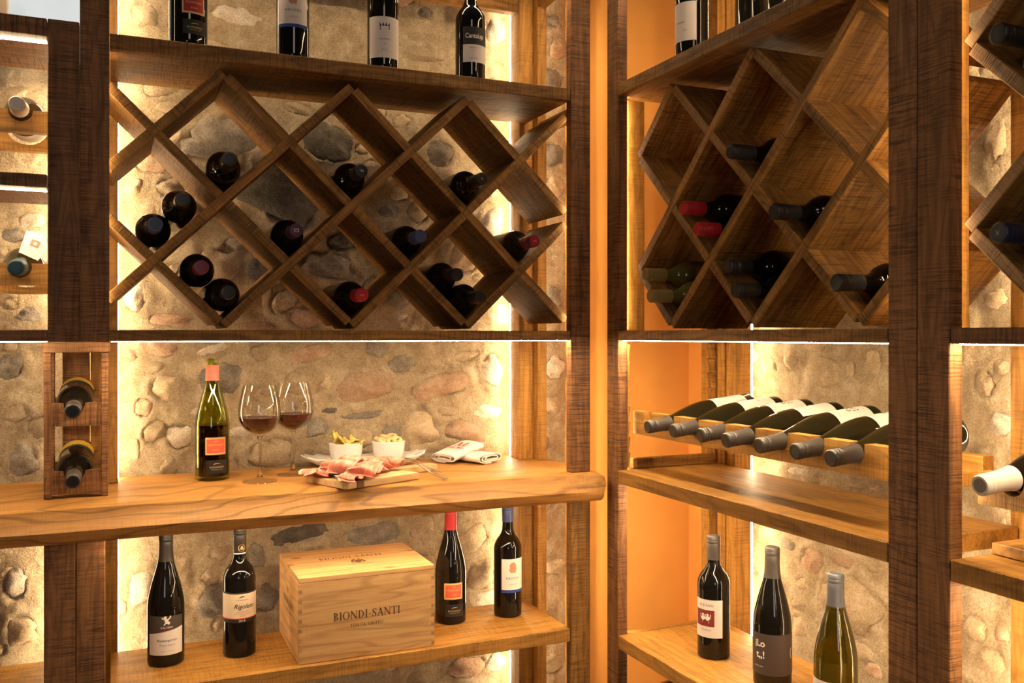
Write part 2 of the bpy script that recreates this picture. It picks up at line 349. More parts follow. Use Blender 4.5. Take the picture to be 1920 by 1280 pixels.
def serif_glyph(c):
    if c == 'I': return 0.36, st(0.18)
    if c == 'B': return 0.68, st(0.18) + bowl(0.24, 0.75, 0.32, 0.25, 90, -90) + bowl(0.24, 0.26, 0.37, 0.26, 90, -90)
    if c == 'D': return 0.84, st(0.18) + bowl(0.24, 0.5, 0.52, 0.5, 90, -90)
    if c == 'P': return 0.64, st(0.18) + bowl(0.24, 0.73, 0.34, 0.27, 90, -90)
    if c == 'R': return 0.74, st(0.18) + bowl(0.24, 0.75, 0.33, 0.25, 90, -90) + [stroke((0.36, 0.5), (0.64, 0.02), T), sf(0.66, 0, 0.2)]
    if c == 'O': return 0.92, bowl(0.46, 0.5, 0.43, 0.52, 0, 360, n=26)
    if c == 'C': return 0.80, bowl(0.46, 0.5, 0.43, 0.52, 45, 315, n=22) + [stroke((0.76, 0.7), (0.76, 0.97), 0.05)]
    if c == 'G': return 0.86, bowl(0.46, 0.5, 0.43, 0.52, 45, 320, n=22) + [stroke((0.74, 0.06), (0.74, 0.42), T), sf(0.74, 0.4, 0.26), stroke((0.76, 0.7), (0.76, 0.97), 0.05)]
    if c == 'N': return 0.90, [stroke((0.14, 0), (0.14, 1), 0.06), stroke((0.76, 0), (0.76, 1), 0.06), stroke((0.14, 0.96), (0.76, 0.04), T), sf(0.14, 0, 0.24), sf(0.10, 0.955, 0.24), sf(0.76, 0.955, 0.26)]
    if c == 'M': return 1.04, [stroke((0.14, 0), (0.16, 1), 0.06), stroke((0.88, 0), (0.86, 1), T), stroke((0.16, 0.98), (0.5, 0.03), T), stroke((0.5, 0.03), (0.86, 0.98), 0.06), sf(0.14, 0, 0.26), sf(0.88, 0, 0.3), sf(0.11, 0.955, 0.2), sf(0.91, 0.955, 0.2)]
    if c == 'S': return 0.60, bowl(0.30, 0.74, 0.24, 0.26, 30, 255, T, 0.06) + bowl(0.30, 0.26, 0.26, 0.27, 80, -150, T, 0.06) + [stroke((0.16, 0.60), (0.44, 0.42), 0.17), stroke((0.52, 0.74), (0.52, 0.96), 0.05), stroke((0.07, 0.05), (0.07, 0.28), 0.05)]
    if c == 'A': return 0.82, [stroke((0.10, 0), (0.42, 1), 0.06), stroke((0.70, 0), (0.40, 1), T), stroke((0.22, 0.34), (0.60, 0.34), 0.05), sf(0.10, 0, 0.24), sf(0.70, 0, 0.28)]
    if c == 'V': return 0.80, [stroke((0.12, 1), (0.42, 0), T), stroke((0.70, 1), (0.40, 0), 0.06), sf(0.12, 0.955, 0.28), sf(0.70, 0.955, 0.24)]
    if c == 'T': return 0.74, st(0.37)[:2] + [[(0.03, 0.95), (0.71, 0.95), (0.71, 1), (0.03, 1)], stroke((0.055, 0.78), (0.055, 1), 0.05), stroke((0.685, 0.78), (0.685, 1), 0.05)]
    if c == 'E': return 0.64, st(0.18) + [[(0.2, 0), (0.56, 0), (0.56, 0.05), (0.2, 0.05)], [(0.2, 0.95), (0.53, 0.95), (0.53, 1), (0.2, 1)], [(0.2, 0.49), (0.44, 0.49), (0.44, 0.54), (0.2, 0.54)], stroke((0.56, 0), (0.56, 0.22), 0.05), stroke((0.53, 0.8), (0.53, 1), 0.05), stroke((0.44, 0.42), (0.44, 0.62), 0.05)]
    if c == 'L': return 0.62, st(0.18) + [[(0.2, 0), (0.56, 0), (0.56, 0.05), (0.2, 0.05)], stroke((0.56, 0), (0.56, 0.24), 0.05)]
    if c == 'U': return 0.84, [stroke((0.16, 0.28), (0.16, 1), T), stroke((0.68, 0.28), (0.68, 1), 0.07), sf(0.16, 0.955), sf(0.68, 0.955, 0.24)] + bowl(0.41, 0.30, 0.32, 0.32, 180, 360, T, 0.06)
    if c == '-': return 0.42, [[(0.07, 0.34), (0.35, 0.34), (0.35, 0.42), (0.07, 0.42)]]
    if c == '"': return 0.34, [stroke((0.10, 0.72), (0.10, 1), 0.08), stroke((0.24, 0.72), (0.24, 1), 0.08)]
    return 0.36, []
def serif(s, h, track=0.0):
    x, V, F = 0.0, [], []
    for c in s:
        w_, polys = serif_glyph(c)
        for p in polys:
            F.append(tuple(range(len(V), len(V) + len(p)))); V += [((x + a) * h, b * h) for a, b in p]
        x += w_ + track
    return [(a - x * h / 2, b) for a, b in V], F
def polys2d(ps):
    V, F = [], []
    for p in ps: F.append(tuple(range(len(V), len(V) + len(p)))); V += list(p)
    return V, F
def scale_to(vf, width):
    v, f = vf; xs = [p[0] for p in v]; k = width / (max(xs) - min(xs)); return [(a * k, b * k) for a, b in v], f
def up_fix(vf):
    """make all faces counter-clockwise so that they face the reader"""
    v, F = vf; out = []
    for f in F:
        a = sum(v[f[i]][0] * v[f[(i + 1) % len(f)]][1] - v[f[(i + 1) % len(f)]][0] * v[f[i]][1] for i in range(len(f)))
        out.append(f if a > 0 else tuple(reversed(f)))
    return v, out
def on_cyl(name, vf, R, z, th, mat, parent):
    v, F = up_fix(vf)
    V = [(R * math.sin(th + x / R), -R * math.cos(th + x / R), z + y) for x, y in v]
    return obj(name, mesh(name, V, F, mat), parent)
def on_plane(name, vf, origin, ux, uy, mat, parent):
    v, F = up_fix(vf); o, a, b = Vector(origin), Vector(ux), Vector(uy)
    ob = obj(name, mesh(name, [o + a * x + b * y for x, y in v], F, mat)); return setp(ob, parent)
def patch(name, R, a0, a1, z0, z1, mat, parent, top=None, bot=None, n=28):
    V, F = [], []
    for i in range(n + 1):
        a = a0 + (a1 - a0) * i / n; f = i / n
        for z in ((bot(f) if bot else z0), (top(f) if top else z1)): V.append((R * math.sin(a), -R * math.cos(a), z))
    F = [(2 * i, 2 * i + 2, 2 * i + 3, 2 * i + 1) for i in range(n)]
    return obj(name, mesh(name, V, F, mat, smooth=True), parent)
def stamp_poly(w_, h, tooth=0.0024, d=0.0010):
    pts = []
    def side(p, q):
        n = max(4, int(math.hypot(q[0] - p[0], q[1] - p[1]) / tooth)); dx, dy = (q[0] - p[0]) / n, (q[1] - p[1]) / n; l = math.hypot(dx, dy)
        nx, ny = dy / l * d, -dx / l * d
        for i in range(n):
            pts.append((p[0] + dx * i, p[1] + dy * i)); pts.append((p[0] + dx * (i + .5) + nx, p[1] + dy * (i + .5) + ny))
    a, b = w_ / 2, h / 2
    side((-a, -b), (a, -b)); side((a, -b), (a, b)); side((a, b), (-a, b)); side((-a, b), (-a, -b)); return pts
def ellipse(cx, cy, rx, ry, n=14): return [(cx + rx * math.cos(2 * PI * i / n), cy + ry * math.sin(2 * PI * i / n)) for i in range(n)]

# ------------------------------------------------------------------ the room
floor = box('floor', (-2.5, 1.7, -2.5, 2.62, -1.46, -1.40), 'floor_stone', bev=0); floor['kind'] = 'structure'

ico = bmesh.new(); bmesh.ops.create_icosphere(ico, subdivisions=3, radius=1.0)
ICO_V = [v.co.copy() for v in ico.verts]; ICO_F = [tuple(v.index for v in f.verts) for f in ico.faces]; ico.free()
_sv = {}
def stone_mesh(i, mat):
    if (i, mat) in _sv: return _sv[(i, mat)]
    rnd = random.Random(100 + i); off = Vector((rnd.uniform(0, 50), rnd.uniform(0, 50), rnd.uniform(0, 50)))
    ex = rnd.uniform(0.62, 0.92); V = []
    for v in ICO_V:
        k = 1 + 0.34 * mn.noise(v * 1.3 + off) + 0.20 * mn.noise(v * 2.7 + off) + 0.07 * mn.noise(v * 6.5 + off)
        ph = math.atan2(v.z, v.x); sq = (math.cos(ph) ** 4 + math.sin(ph) ** 4) ** -0.25
        q = v * k; f_ = 1 + (sq - 1) * (1 - ex) * 1.6 * math.hypot(v.x, v.z); q.x *= f_; q.z *= f_
        q.y = math.copysign(abs(q.y) ** 0.75, q.y) + 0.28 * mn.noise(v * 1.9 + off * 2) + 0.12 * mn.noise(v * 4.5 + off * 2)
        V.append(q)
    _sv[(i, mat)] = mesh('stone', V, ICO_F, mat, smooth=True)
    return _sv[(i, mat)]
MATK = dict(t='stone_tan', g='stone_grey', d='stone_dark', p='stone_pink', w='stone_white')
def stone_wall(name, u0, u1, z0, z1, photo, plane, flip, fill_u, fill_z, nfill, res=0.006, seed=3, hole=None):
    """u runs along the wall (X for the left wall, Y for the right one); the face looks at -normal"""
    rnd = random.Random(seed); S = []
    for (px, py, pw, ph, rot, k) in photo:
        f = (lambda x, y: onY(x, y, plane)) if not flip else (lambda x, y: onX(x, y, plane))
        a, b, c, d = f(px - pw / 2, py), f(px + pw / 2, py), f(px, py - ph / 2), f(px, py + ph / 2)
        cc = f(px, py); wu = abs((b - a).y if flip else (b - a).x); hz = abs(c.z - d.z)
        S.append([cc.y if flip else cc.x, cc.z, wu / 2, hz / 2, math.radians(rot) * (-1 if flip else 1), k])
    tries = 0; n0 = len(S)
    while len(S) < n0 + nfill and tries < 9000:
        tries += 1
        a = rnd.choice([0.02, 0.03, 0.042, 0.055, 0.07]) * rnd.uniform(0.8, 1.15) * (1 if tries < 3500 else 0.6)
        b = a * rnd.uniform(0.55, 0.95); u, z = rnd.uniform(*fill_u), rnd.uniform(*fill_z)
        if all(((u - s[0]) / (s[2] * 0.95 + a + 0.004)) ** 2 + ((z - s[1]) / (s[3] * 0.95 + b + 0.004)) ** 2 > 1 for s in S):
            S.append([u, z, a, b, rnd.uniform(-0.5, 0.5), rnd.choice('tttgtpwttt')])
    nu, nz = int((u1 - u0) / res) + 1, int((z1 - z0) / res) + 1
    U, Z = np.meshgrid(np.linspace(u0, u1, nu), np.linspace(z0, z1, nz), indexing='ij')
    h = np.zeros_like(U); en = np.zeros_like(U)
    for i in range(nu):
        for j in range(nz):
            p = Vector((U[i, j] * 7, Z[i, j] * 7, seed))
            h[i, j] = 0.012 * mn.noise(p) + 0.008 * mn.noise(p * 2.7) + 0.004 * mn.noise(p * 8) + 0.002 * mn.noise(p * 17)
            en[i, j] = 0.42 * mn.noise(p * 2.2 + Vector((9, 4, 2))) + 0.16 * mn.noise(p * 6)
    for s in S:
        c, si = math.cos(s[4]), math.sin(s[4]); du, dz = U - s[0], Z - s[1]
        e = np.sqrt(((du * c + dz * si) / s[2]) ** 2 + ((-du * si + dz * c) / s[3]) ** 2)
        e = e + en
        pr = min(0.028, 0.50 * min(s[2], s[3])); s.append(pr)
        rim = np.exp(-((e - 1.0) * min(s[2], s[3]) / 0.016) ** 2) * pr * 0.46
        h = np.where(e < 0.74, np.minimum(h, -0.012), np.maximum(h, h * 0.5 + rim))
    if flip: V = np.stack([plane - h, U, Z], -1).reshape(-1, 3)
    else: V = np.stack([U, plane - h, Z], -1).reshape(-1, 3)
    F = []
    for i in range(nu - 1):
        for j in range(nz - 1):
            a = i * nz + j; q = (a, a + nz, a + nz + 1, a + 1); F.append(q if not flip else q[::-1])
    n = len(V); B = V.copy(); B[:, 0 if flip else 1] = plane + 0.12     # the wall's thickness
    rim_i = [i * nz for i in range(nu)] + [(nu - 1) * nz + j for j in range(1, nz)] + [i * nz + nz - 1 for i in range(nu - 2, -1, -1)] + [j for j in range(nz - 2, 0, -1)]
    VV = list(map(tuple, V)) + [tuple(B[i]) for i in rim_i]; m_ = len(rim_i)
    for k in range(m_): F.append((rim_i[k], rim_i[(k + 1) % m_], n + (k + 1) % m_, n + k))
    F.append(tuple(n + k for k in range(m_)))
    w_ = obj(name, mesh(name, VV, F, 'mortar', smooth=True)); w_['kind'] = 'structure'
    for i, s in enumerate(S):
        o = obj('stone', stone_mesh(i % 14, MATK[s[5]]), w_)
        pr = s[6]; dep = pr * 1.6
        mrot = Matrix.Rotation(-s[4], 4, 'Y')
        if not flip: o.matrix_basis = Matrix.Translation((s[0], plane + dep - pr, s[1])) @ mrot @ Matrix.Diagonal((s[2], dep, s[3], 1))
        else: o.matrix_basis = Matrix.Translation((plane + dep - pr, s[0], s[1])) @ Matrix.Rotation(-PI / 2, 4, 'Z') @ mrot @ Matrix.Diagonal((s[2], dep, s[3], 1))
    return w_
WY, WX = 2.505, 1.585
PA = [  # px, py, width, height, tilt, kind -- stones one can pick out behind the left shelving
 (684,724,119,65,3,'p'),(753,683,60,36,5,'g'),(705,656,52,38,0,'g'),(817,682,42,24,-25,'t'),(827,724,128,54,8,'p'),(922,694,44,64,20,'w'),(773,751,42,17,-30,'t'),
 (681,778,98,15,3,'g'),(616,770,40,15,0,'d'),(787,805,72,80,10,'t'),(735,810,50,36,0,'g'),(879,808,104,46,-8,'p'),(838,770,46,22,-5,'t'),(914,772,62,28,0,'w'),(672,822,60,46,0,'t'),
 (870,669,62,20,10,'t'),(610,718,36,40,0,'t'),(413,708,92,74,5,'g'),(398,656,74,20,14,'w'),(490,661,40,38,0,'t'),(575,664,104,36,12,'p'),(500,722,34,46,5,'t'),(572,716,88,58,0,'t'),
 (443,813,70,30,12,'w'),(366,771,22,18,0,'w'),(505,850,96,60,0,'t'),(592,800,56,40,0,'g'),(300,652,78,36,0,'p'),(247,665,28,30,0,'p'),(287,688,52,30,0,'t'),(312,728,64,56,-10,'t'),
 (269,764,36,42,0,'p'),(290,808,48,46,0,'t'),(338,818,52,48,-20,'w'),(246,842,36,56,0,'t'),(316,874,50,38,30,'t'),(18,688,60,56,0,'g'),(45,862,62,78,10,'g'),(30,775,56,40,0,'t'),(20,650,40,26,0,'t'),
 (520,358,176,118,-32,'d'),(420,262,182,84,16,'g'),(616,268,104,76,-20,'d'),(440,460,42,28,0,'w'),(412,500,98,62,-12,'t'),(488,505,60,60,0,'d'),(532,568,60,48,20,'t'),(572,594,74,46,-15,'p'),
 (285,305,66,48,0,'p'),(318,352,60,40,0,'t'),(250,350,44,40,0,'t'),(620,500,110,56,-10,'g'),(482,612,90,24,0,'p'),(677,280,34,26,0,'t'),(747,362,40,34,0,'t'),(782,398,44,38,-20,'t'),(730,396,42,30,-10,'g'),
 (822,292,58,58,15,'g'),(702,322,54,40,0,'t'),(696,540,36,50,0,'t'),(640,455,60,36,0,'d'),(838,330,40,26,0,'t'),(866,482,56,66,0,'t'),(922,420,50,70,0,'w'),(785,70,46,20,0,'t'),(790,104,96,32,4,'t'),(752,228,40,28,20,'t'),
 (440,30,110,38,-5,'w'),(270,30,60,50,0,'t'),(640,40,50,44,0,'t'),(930,60,44,60,0,'w'),(255,430,50,40,0,'t'),(250,560,50,60,0,'w'),(320,600,90,30,0,'p'),(850,560,44,34,0,'t'),(745,560,50,36,0,'g'),(935,590,40,50,0,'w'),
 (640,210,60,34,-10,'t'),(700,215,50,30,0,'t'),(560,205,60,26,-15,'t'),(330,205,90,34,-10,'t'),(255,240,50,40,0,'t'),
 (265,1100,56,70,0,'w'),(395,1080,40,30,-10,'t'),(405,1125,74,70,0,'g'),(500,1120,50,60,0,'g'),(410,1165,30,44,-30,'t'),(480,1040,34,60,15,'g'),(560,1000,130,40,5,'d'),(700,1000,110,46,0,'g'),(790,990,50,56,0,'t'),(880,1010,70,50,10,'t'),
 (900,1075,64,60,20,'t'),(915,1120,60,36,0,'w'),(800,1060,50,50,0,'t'),(30,1090,50,60,0,'w'),(40,1180,70,60,0,'t'),(875,1250,80,44,0,'p'),(790,1270,60,30,0,'t'),(930,1240,40,40,0,'w'),
 (45,240,60,40,0,'t'),(30,175,50,30,0,'t'),(60,415,60,40,0,'w'),(25,440,50,30,0,'g'),(55,590,60,36,0,'g'),(20,570,40,30,0,'t'),(60,300,50,20,0,'t'),
 (1035,40,36,30,0,'g'),(1045,95,40,44,0,'p'),(1035,150,46,44,0,'g'),(1035,290,44,50,0,'g'),(1040,350,40,40,0,'t'),(1035,560,44,60,0,'g'),(1040,690,40,50,0,'w'),(1035,760,40,40,0,'t'),(1040,1060,44,40,0,'t'),(1035,1250,40,30,0,'t')]
stone_wall('wall_left', -0.85, 1.30, -1.40, 1.20, PA, WY, False, (-0.42, 1.26), (-0.95, 1.0), 85, seed=3)
PB = [(1552,697,74,62,10,'t'),(1597,692,20,44,-20,'t'),(1485,676,34,44,0,'t'),(1530,648,44,28,0,'t'),(1440,690,50,50,0,'t'),(1410,670,40,40,0,'w'),(1640,680,36,60,0,'t'),(1450,745,56,30,0,'t'),
 (1528,1052,46,54,0,'p'),(1582,1052,54,34,5,'p'),(1508,1094,32,28,0,'t'),(1501,1131,32,34,0,'t'),(1502,1172,34,42,0,'t'),(1600,1131,126,110,5,'t'),(1636,1063,34,26,0,'t'),(1412,1105,48,110,0,'p'),(1440,1000,40,26,0,'t'),(1480,1020,30,24,0,'g'),
 (1600,1215,100,44,5,'t'),(1560,1240,60,30,0,'t'),(1640,1255,40,36,0,'p'),(1420,880,60,20,0,'t'),(1500,884,50,18,0,'w'),(1600,905,60,20,0,'t'),(1644,912,34,20,0,'t'),
 (1832,1175,50,60,0,'t'),(1880,1186,34,34,0,'p'),(1863,1242,60,56,0,'t'),(1880,795,46,50,0,'w'),(1850,720,40,60,0,'t'),(1880,690,40,36,0,'t'),(1860,920,40,16,0,'t'),(1870,270,50,90,0,'t'),(1870,560,50,40,0,'t')]
stone_wall('wall_right', 0.35, 2.10, -1.40, 1.20, PB, WX, True, (0.85, 2.05), (-0.95, 1.0), 38, res=0.008, seed=5)
# orange plastered pier in the corner: rounded edge towards the room
def rounded_pier():
    x0, y0, R_ = 1.268, 2.292, 0.022; pts = [(x0, 2.62)]
    for i in range(9):
        a = PI + (PI / 2) * i / 8; pts.append((x0 + R_ + R_ * math.cos(a), y0 + R_ + R_ * math.sin(a)))
    pts += [(1.72, y0), (1.72, 2.62)]
    V = [(x, y, -1.40) for x, y in pts] + [(x, y, 1.20) for x, y in pts]; n = len(pts)
    F = [(i, (i + 1) % n, n + (i + 1) % n, n + i) for i in range(n)] + [tuple(range(n, 2 * n)), tuple(reversed(range(n)))]
    o = obj('wall_corner', mesh('wall_corner', V, F, 'orange_plaster')); o['kind'] = 'structure'
rounded_pier()
o = box('wall_plaster', (WX - 0.012, 1.72, 2.10, 2.292, -1.40, 1.20), 'orange_plaster', bev=0); o['kind'] = 'structure'
# small window high in the left wall, daylight behind obscured glass
win = empty('window_1', (-0.25, 2.40, 0.72), kind=None); win['kind'] = 'structure'
box('pane', (-0.36, -0.03, 2.455, 2.461, 0.66, 1.10), 'daylight_pane', win, bev=0)
p_ = onY(8, 20, 2.40)
box('frame', (p_.x - 0.008, p_.x + 0.008, 2.38, 2.41, 0.65, 1.10), 'paper_cream', win)

# ------------------------------------------------------------------ shelving
YA, YB = 2.10, 2.38              # left wall shelving: front and back of its shelves
ZT0, ZT1 = 0.604, 0.636          # top shelf
ZM0, ZM1 = -0.013, 0.011         # middle shelf
ZC0, ZC1 = -0.425, -0.355        # counter slab
ZB0, ZB1 = -0.791, -0.757        # bottom shelf
PD = 0.028                       # post depth
def led(b, mat, parent): return box('led_strip', b, mat, parent, bev=0)
# main bay
U0 = empty('shelving_unit', (-0.4, 2.25, -1.40), 'lower brown oak shelving bay with bottle cradles at the left edge of the photo', 'shelving')
U1 = empty('shelving_unit', (0.55, 2.25, -1.40), 'brown rough-sawn oak shelving bay holding the wide lattice rack above the live-edge counter', 'shelving')
XL0, XL1 = -0.066, -0.010        # left front post
XR0, XR1 = 1.080, 1.136          # right front post
box('post', (XL0, XL1, YA, YA + PD, -0.014, 1.15), 'oak_shaded', U1)
box('post', (XL0 - .008, XL1 - .008, YA + .02, YA + .02 + PD, -1.40, ZC0), 'oak_shaded', U1)
box('post', (XR0, XR1, YA, YA + PD, ZC1, 1.15), 'oak_shaded', U1)
box('post', (XR0, XR1, YA, YA + PD, -1.40, ZC0), 'oak', U1)
for (z0, z1) in ((ZC1, 1.15), (-1.40, ZC0)):
    box('rear_post', (-0.052, 0.008, 2.385, 2.450, z0, z1), 'oak_lit', U1)
    box('rear_post', (1.061, 1.114, 2.385, 2.450, z0, z1), 'oak_lit', U1)  # width added to stop strip light leaking between the posts
    box('rear_post', (1.100, 1.128, 2.345, 2.372, z0, z1), 'oak_lit', U1)
sh = [('shelf', ZT0, ZT1), ('shelf', ZB0, ZB1)]
for nme, z0, z1 in sh: box(nme, (XL1 + .001, XR0 - .001, YA + 0.002, YB, z0, z1), 'oak_lit' if z1 < 0 else 'oak', U1)
box('shelf', (XL1 + .001, XR0 - .001, YA + 0.001, YB, ZM0, ZM1), 'oak', U1)
box('shelf', (XL1, XR0, YA, YB, 0.962, 0.992), 'oak', U1)
led((XL1 + .004, XR0 - .004, YA + 0.045, YA + 0.053, 0.9602, 0.9616), 'led_counter', U1)
box('rear_rail', (0.010, 1.060, 2.39, 2.42, 0.922, 0.958), 'oak', U1)
box('side_rail', (1.100, 1.126, YA + PD + .002, 2.343, 0.930, 0.960), 'oak', U1, ax=1)
box('side_rail', (1.100, 1.126, YA + PD + .002, 2.343, 0.568, 0.600), 'oak', U1, ax=1)
for (z0, z1) in ((ZC1 + .004, 1.14), (-1.3, ZC0 - .004)):
    led((0.0040, 0.0090, 2.4505, 2.4555, z0, z1), 'led_back', U1)
    led((1.0600, 1.0650, 2.4505, 2.4555, z0, z1), 'led_back', U1)
    led((-0.1145, -0.1095, 2.4505, 2.4555, max(z0, .02) if z0 > ZC0 else z0, min(z1, 0.60)), 'led_back', U0)
led((XL1 + .004, XR0 - .004, YA + 0.012, YA + 0.020, ZM0 - 0.0018, ZM0 - 0.0004), 'led_under', U1)
led((-0.005, 1.00, 2.088, 2.096, ZC0 - 0.0019, ZC0 - 0.0004), 'led_counter', U1)
for z0, z1 in ((0.015, 0.600), (0.64, 0.958), (-0.350, -0.020), (-0.752, -0.43)):
    if z0 > 0: led((-0.030, -0.022, YA + PD + .0003, YA + PD + .0025, z0, z1), 'led_side', U1)
    led((1.090, 1.098, YA + PD + .0003, YA + PD + .0025, z0, z1 if z1 > .7 else min(z1, .56)), 'led_corner', U1)
# left bay
X00 = -0.75
box('post', (-0.126, XL0 - .001, YA, YA + PD, -0.014, 0.650), 'oak_shaded', U0)
box('post', (-0.134, XL0 - .009, YA + .02, YA + .02 + PD, -1.40, ZC0), 'oak_shaded', U0)
for (z0, z1) in ((ZC1, 0.61), (-1.40, ZC0)): box('rear_post', (-0.112, -0.055, 2.385, 2.450, z0, z1), 'oak_shaded', U0)
for z0, z1, mt in ((0.614, 0.650, 'oak_shaded'), (0.303, 0.330, 'oak_shaded'), (ZM0, ZM1, 'oak_shaded'), (ZB0, ZB1, 'oak_lit')):
    box('shelf', (X00, -0.1275, YA + .001, YB, z0, z1), mt, U0)
    if z0 > -0.1: led((X00, -0.130, YA + 0.047, YA + 0.052, z0 - .002, z0 - .0004), 'led_under', U0)

# right wall shelving: fronts on the plane X = XB
XB, XBK = 1.165, 1.475
U3 = empty('shelving_unit', (1.3, 0.7, -1.40), 'brown oak shelving bay with a lattice rack at the right edge of the photo', 'shelving')
U2 = empty('shelving_unit', (1.3, 1.5, -1.40), 'brown oak shelving bay beside the orange corner, with lattice rack and row of bottles', 'shelving')
box('post', (XB, XB + PD, 2.008, 2.063, -1.40, 1.15), 'oak_shaded', U2)
box('post', (XB, XB + PD, 1.0715, 1.130, -1.40, 1.15), 'oak_shaded', U2)
YS0, YS1 = 1.131, 2.030
for z0, z1, mt in ((0.604, 0.634, 'oak'), (ZM0, ZM1, 'oak'), (-0.374, -0.341, 'oak_lit'), (ZB0, ZB1, 'oak_lit')):
    box('shelf', (XB, XBK, YS0, 2.007, z0, z1), mt, U2, ax=1)
    box('shelf_end', (XB + PD + .006, XBK, 2.008, YS1, z0, z1), mt, U2, ax=0)
box('shelf', (XB, XBK, YS0, 2.007, 0.962, 0.992), 'oak', U2, ax=1)
led((XB + 0.045, XB + 0.053, YS0 + .004, 2.002, 0.9602, 0.9616), 'led_counter', U2)
box('end_ledge', (1.212, 1.462, 2.012, 2.028, -0.340, -0.314), 'oak', U2, ax=0)
box('side_cleat', (1.206, 1.256, 2.028, 2.045, 0.012, 0.602), 'oak_lit', U2)
for (z0, z1) in ((-1.40, 1.15),):
    box('rear_post', (1.478, 1.508, 2.060, 2.094, z0, z1), 'oak_lit', U2)
    box('rear_post', (1.478, 1.568, 1.990, 2.022, z0, z1), 'oak_lit', U2)  # depth added up to the wall to block strip light from the plaster
    box('rear_post', (1.478, 1.530, 1.945, 1.983, z0, z1), 'oak_lit', U2)
    box('rear_post', (1.478, 1.530, 1.094, 1.150, z0, z1), 'oak_lit', U2)
def toothed(name, x, y, z0, z1, wd, mat, parent, rev=False):
    pts = [(0, z0)]; n = int((z1 - z0) / 0.039)
    pts = [(0.0, z0)]
    for i in range(n):
        z = z0 + i * 0.039; pts += [(0.0035, z + 0.002), (0.0085, z + 0.036), (0.0035, z + 0.039)]
    pts += [(0, z0 + n * 0.039)]
    if rev: pts = [(-a, b) for a, b in pts]
    o = obj(name, extrude_poly(name, pts, wd, mat, gaxis=2)); o.location = (x, y, 0); return setp(o, parent)
toothed('toothed_rail', 1.1935, 2.0085, -0.335, -0.020, 0.009, 'oak_lit', U2)
o = toothed('toothed_rail', 1.479, 2.024, -0.335, -0.020, 0.034, 'oak', U2, rev=True)
for z0, z1 in ((0.015, 0.60), (0.64, 1.14), (-0.335, -0.020), (-0.75, -0.38), (-1.3, -0.80)):
    led((XB + PD + .0003, XB + PD + .0024, 2.0185, 2.0250, z0, z1), 'led_corner', U2)
    led((XB + PD + .0003, XB + PD + .0024, 1.112, 1.120, z0, z1), 'led_side', U2)
    led((XB + PD + .0003, XB + PD + .0024, 1.024, 1.032, z0, z1), 'led_side', U3)
led((1.5305, 1.5350, 1.9452, 1.9500, -1.3, 1.14), 'led_back', U2)
led((1.5305, 1.5350, 1.1460, 1.1510, -1.3, 1.14), 'led_back', U2)
for zz, q in ((ZM0, 0), (-0.374, .045)): led((XB + 0.012 + q, XB + 0.020 + q, YS0 + .004, 2.002, zz - .0018, zz - .0004), 'led_under', U2)
# right-hand bay of the right wall
box('post', (XB, XB + PD, 1.009, 1.0705, -1.40, 1.15), 'oak_shaded', U3)
for z0, z1, mt in ((ZM0, ZM1, 'oak_shaded'), (-0.374, -0.341, 'oak_lit'), (ZB0, ZB1, 'oak_lit')):
    box('shelf', (XB, XBK, 0.35, 1.008, z0, z1), mt, U3, ax=1)
box('side_cleat', (1.200, 1.240, 1.036, 1.050, 0.012, 1.10), 'oak_lit', U3)
box('rear_post', (1.478, 1.530, 1.034, 1.092, -1.40, 1.15), 'oak_lit', U3)
box('low_riser', (1.25, 1.470, 0.90, 1.005, -0.340, -0.322), 'oak_lit', U3, ax=0)
led((1.5305, 1.5350, 1.0330, 1.0380, -1.3, 1.14), 'led_back', U3)
for zz, q in ((ZM0, 0), (-0.374, .045)): led((XB + 0.012 + q, XB + 0.020 + q, 0.4, 1.002, zz - .0018, zz - .0004), 'led_under', U3)

# live-edge counter slab
def counter():
    xs = [-0.80 + 1.945 * i / 90 for i in range(91)]; V, F, G = [], [], []
    def prof(x):
        wob = 0.008 * mn.noise(Vector((x * 4, 0, 3))) + 0.004 * mn.noise(Vector((x * 13, 0, 5)))
        e = max(0, (x - 1.06) / 0.085); tip = 0.030 * e * e
        fy = 2.092 - 0.012 * min(1, max(0, (-x + 0.0) / 0.25)) + wob * 0.7 - 0.045 * max(0, (x - 1.0) / 0.14) ** 1.5
        by = 2.060 + wob
        return [(2.490, ZC1), (2.30, ZC1), (fy + 0.04, ZC1 - 0.0003), (fy + 0.008, ZC1 - 0.001 - tip * .1), (fy, ZC1 - 0.004), (fy - 0.010, ZC1 - 0.022), (by - 0.016, ZC1 - 0.042), (by - 0.012, ZC1 - 0.058), (by - 0.002, ZC0 + 0.003), (by + 0.008, ZC0), (2.490, ZC0)]
    for x in xs:
        xx = x
        for (y, z) in prof(x): V.append((xx, y, z)); G.append((x + 3.1, z * 1.0 + 11, y + 5.2))
    k = 11
    for i in range(90):
        for j in range(k): F.append((i * k + j, i * k + (j + 1) % k, (i + 1) * k + (j + 1) % k, (i + 1) * k + j))
    F.append(tuple(range(k - 1, -1, -1))); F.append(tuple(90 * k + j for j in range(k)))
    V = [(x + (0.004 * mn.noise(Vector((y * 20, z * 20, 1))) if x > 1.13 else 0), y, z) for x, y, z in V]
    me = mesh('countertop', V, F, 'counter', gc=G)
    bm = bmesh.new(); bm.from_mesh(me); bmesh.ops.recalc_face_normals(bm, faces=bm.faces)
    for f in bm.faces: f.smooth = True
    for e in bm.edges:
        if len(e.link_faces) == 2 and e.calc_face_angle(0) > 0.7: e.smooth = False
    bm.to_mesh(me); bm.free()
    tag(obj('countertop', me), 'thick golden oak live-edge counter slab running along the left shelving', 'countertop')
counter()

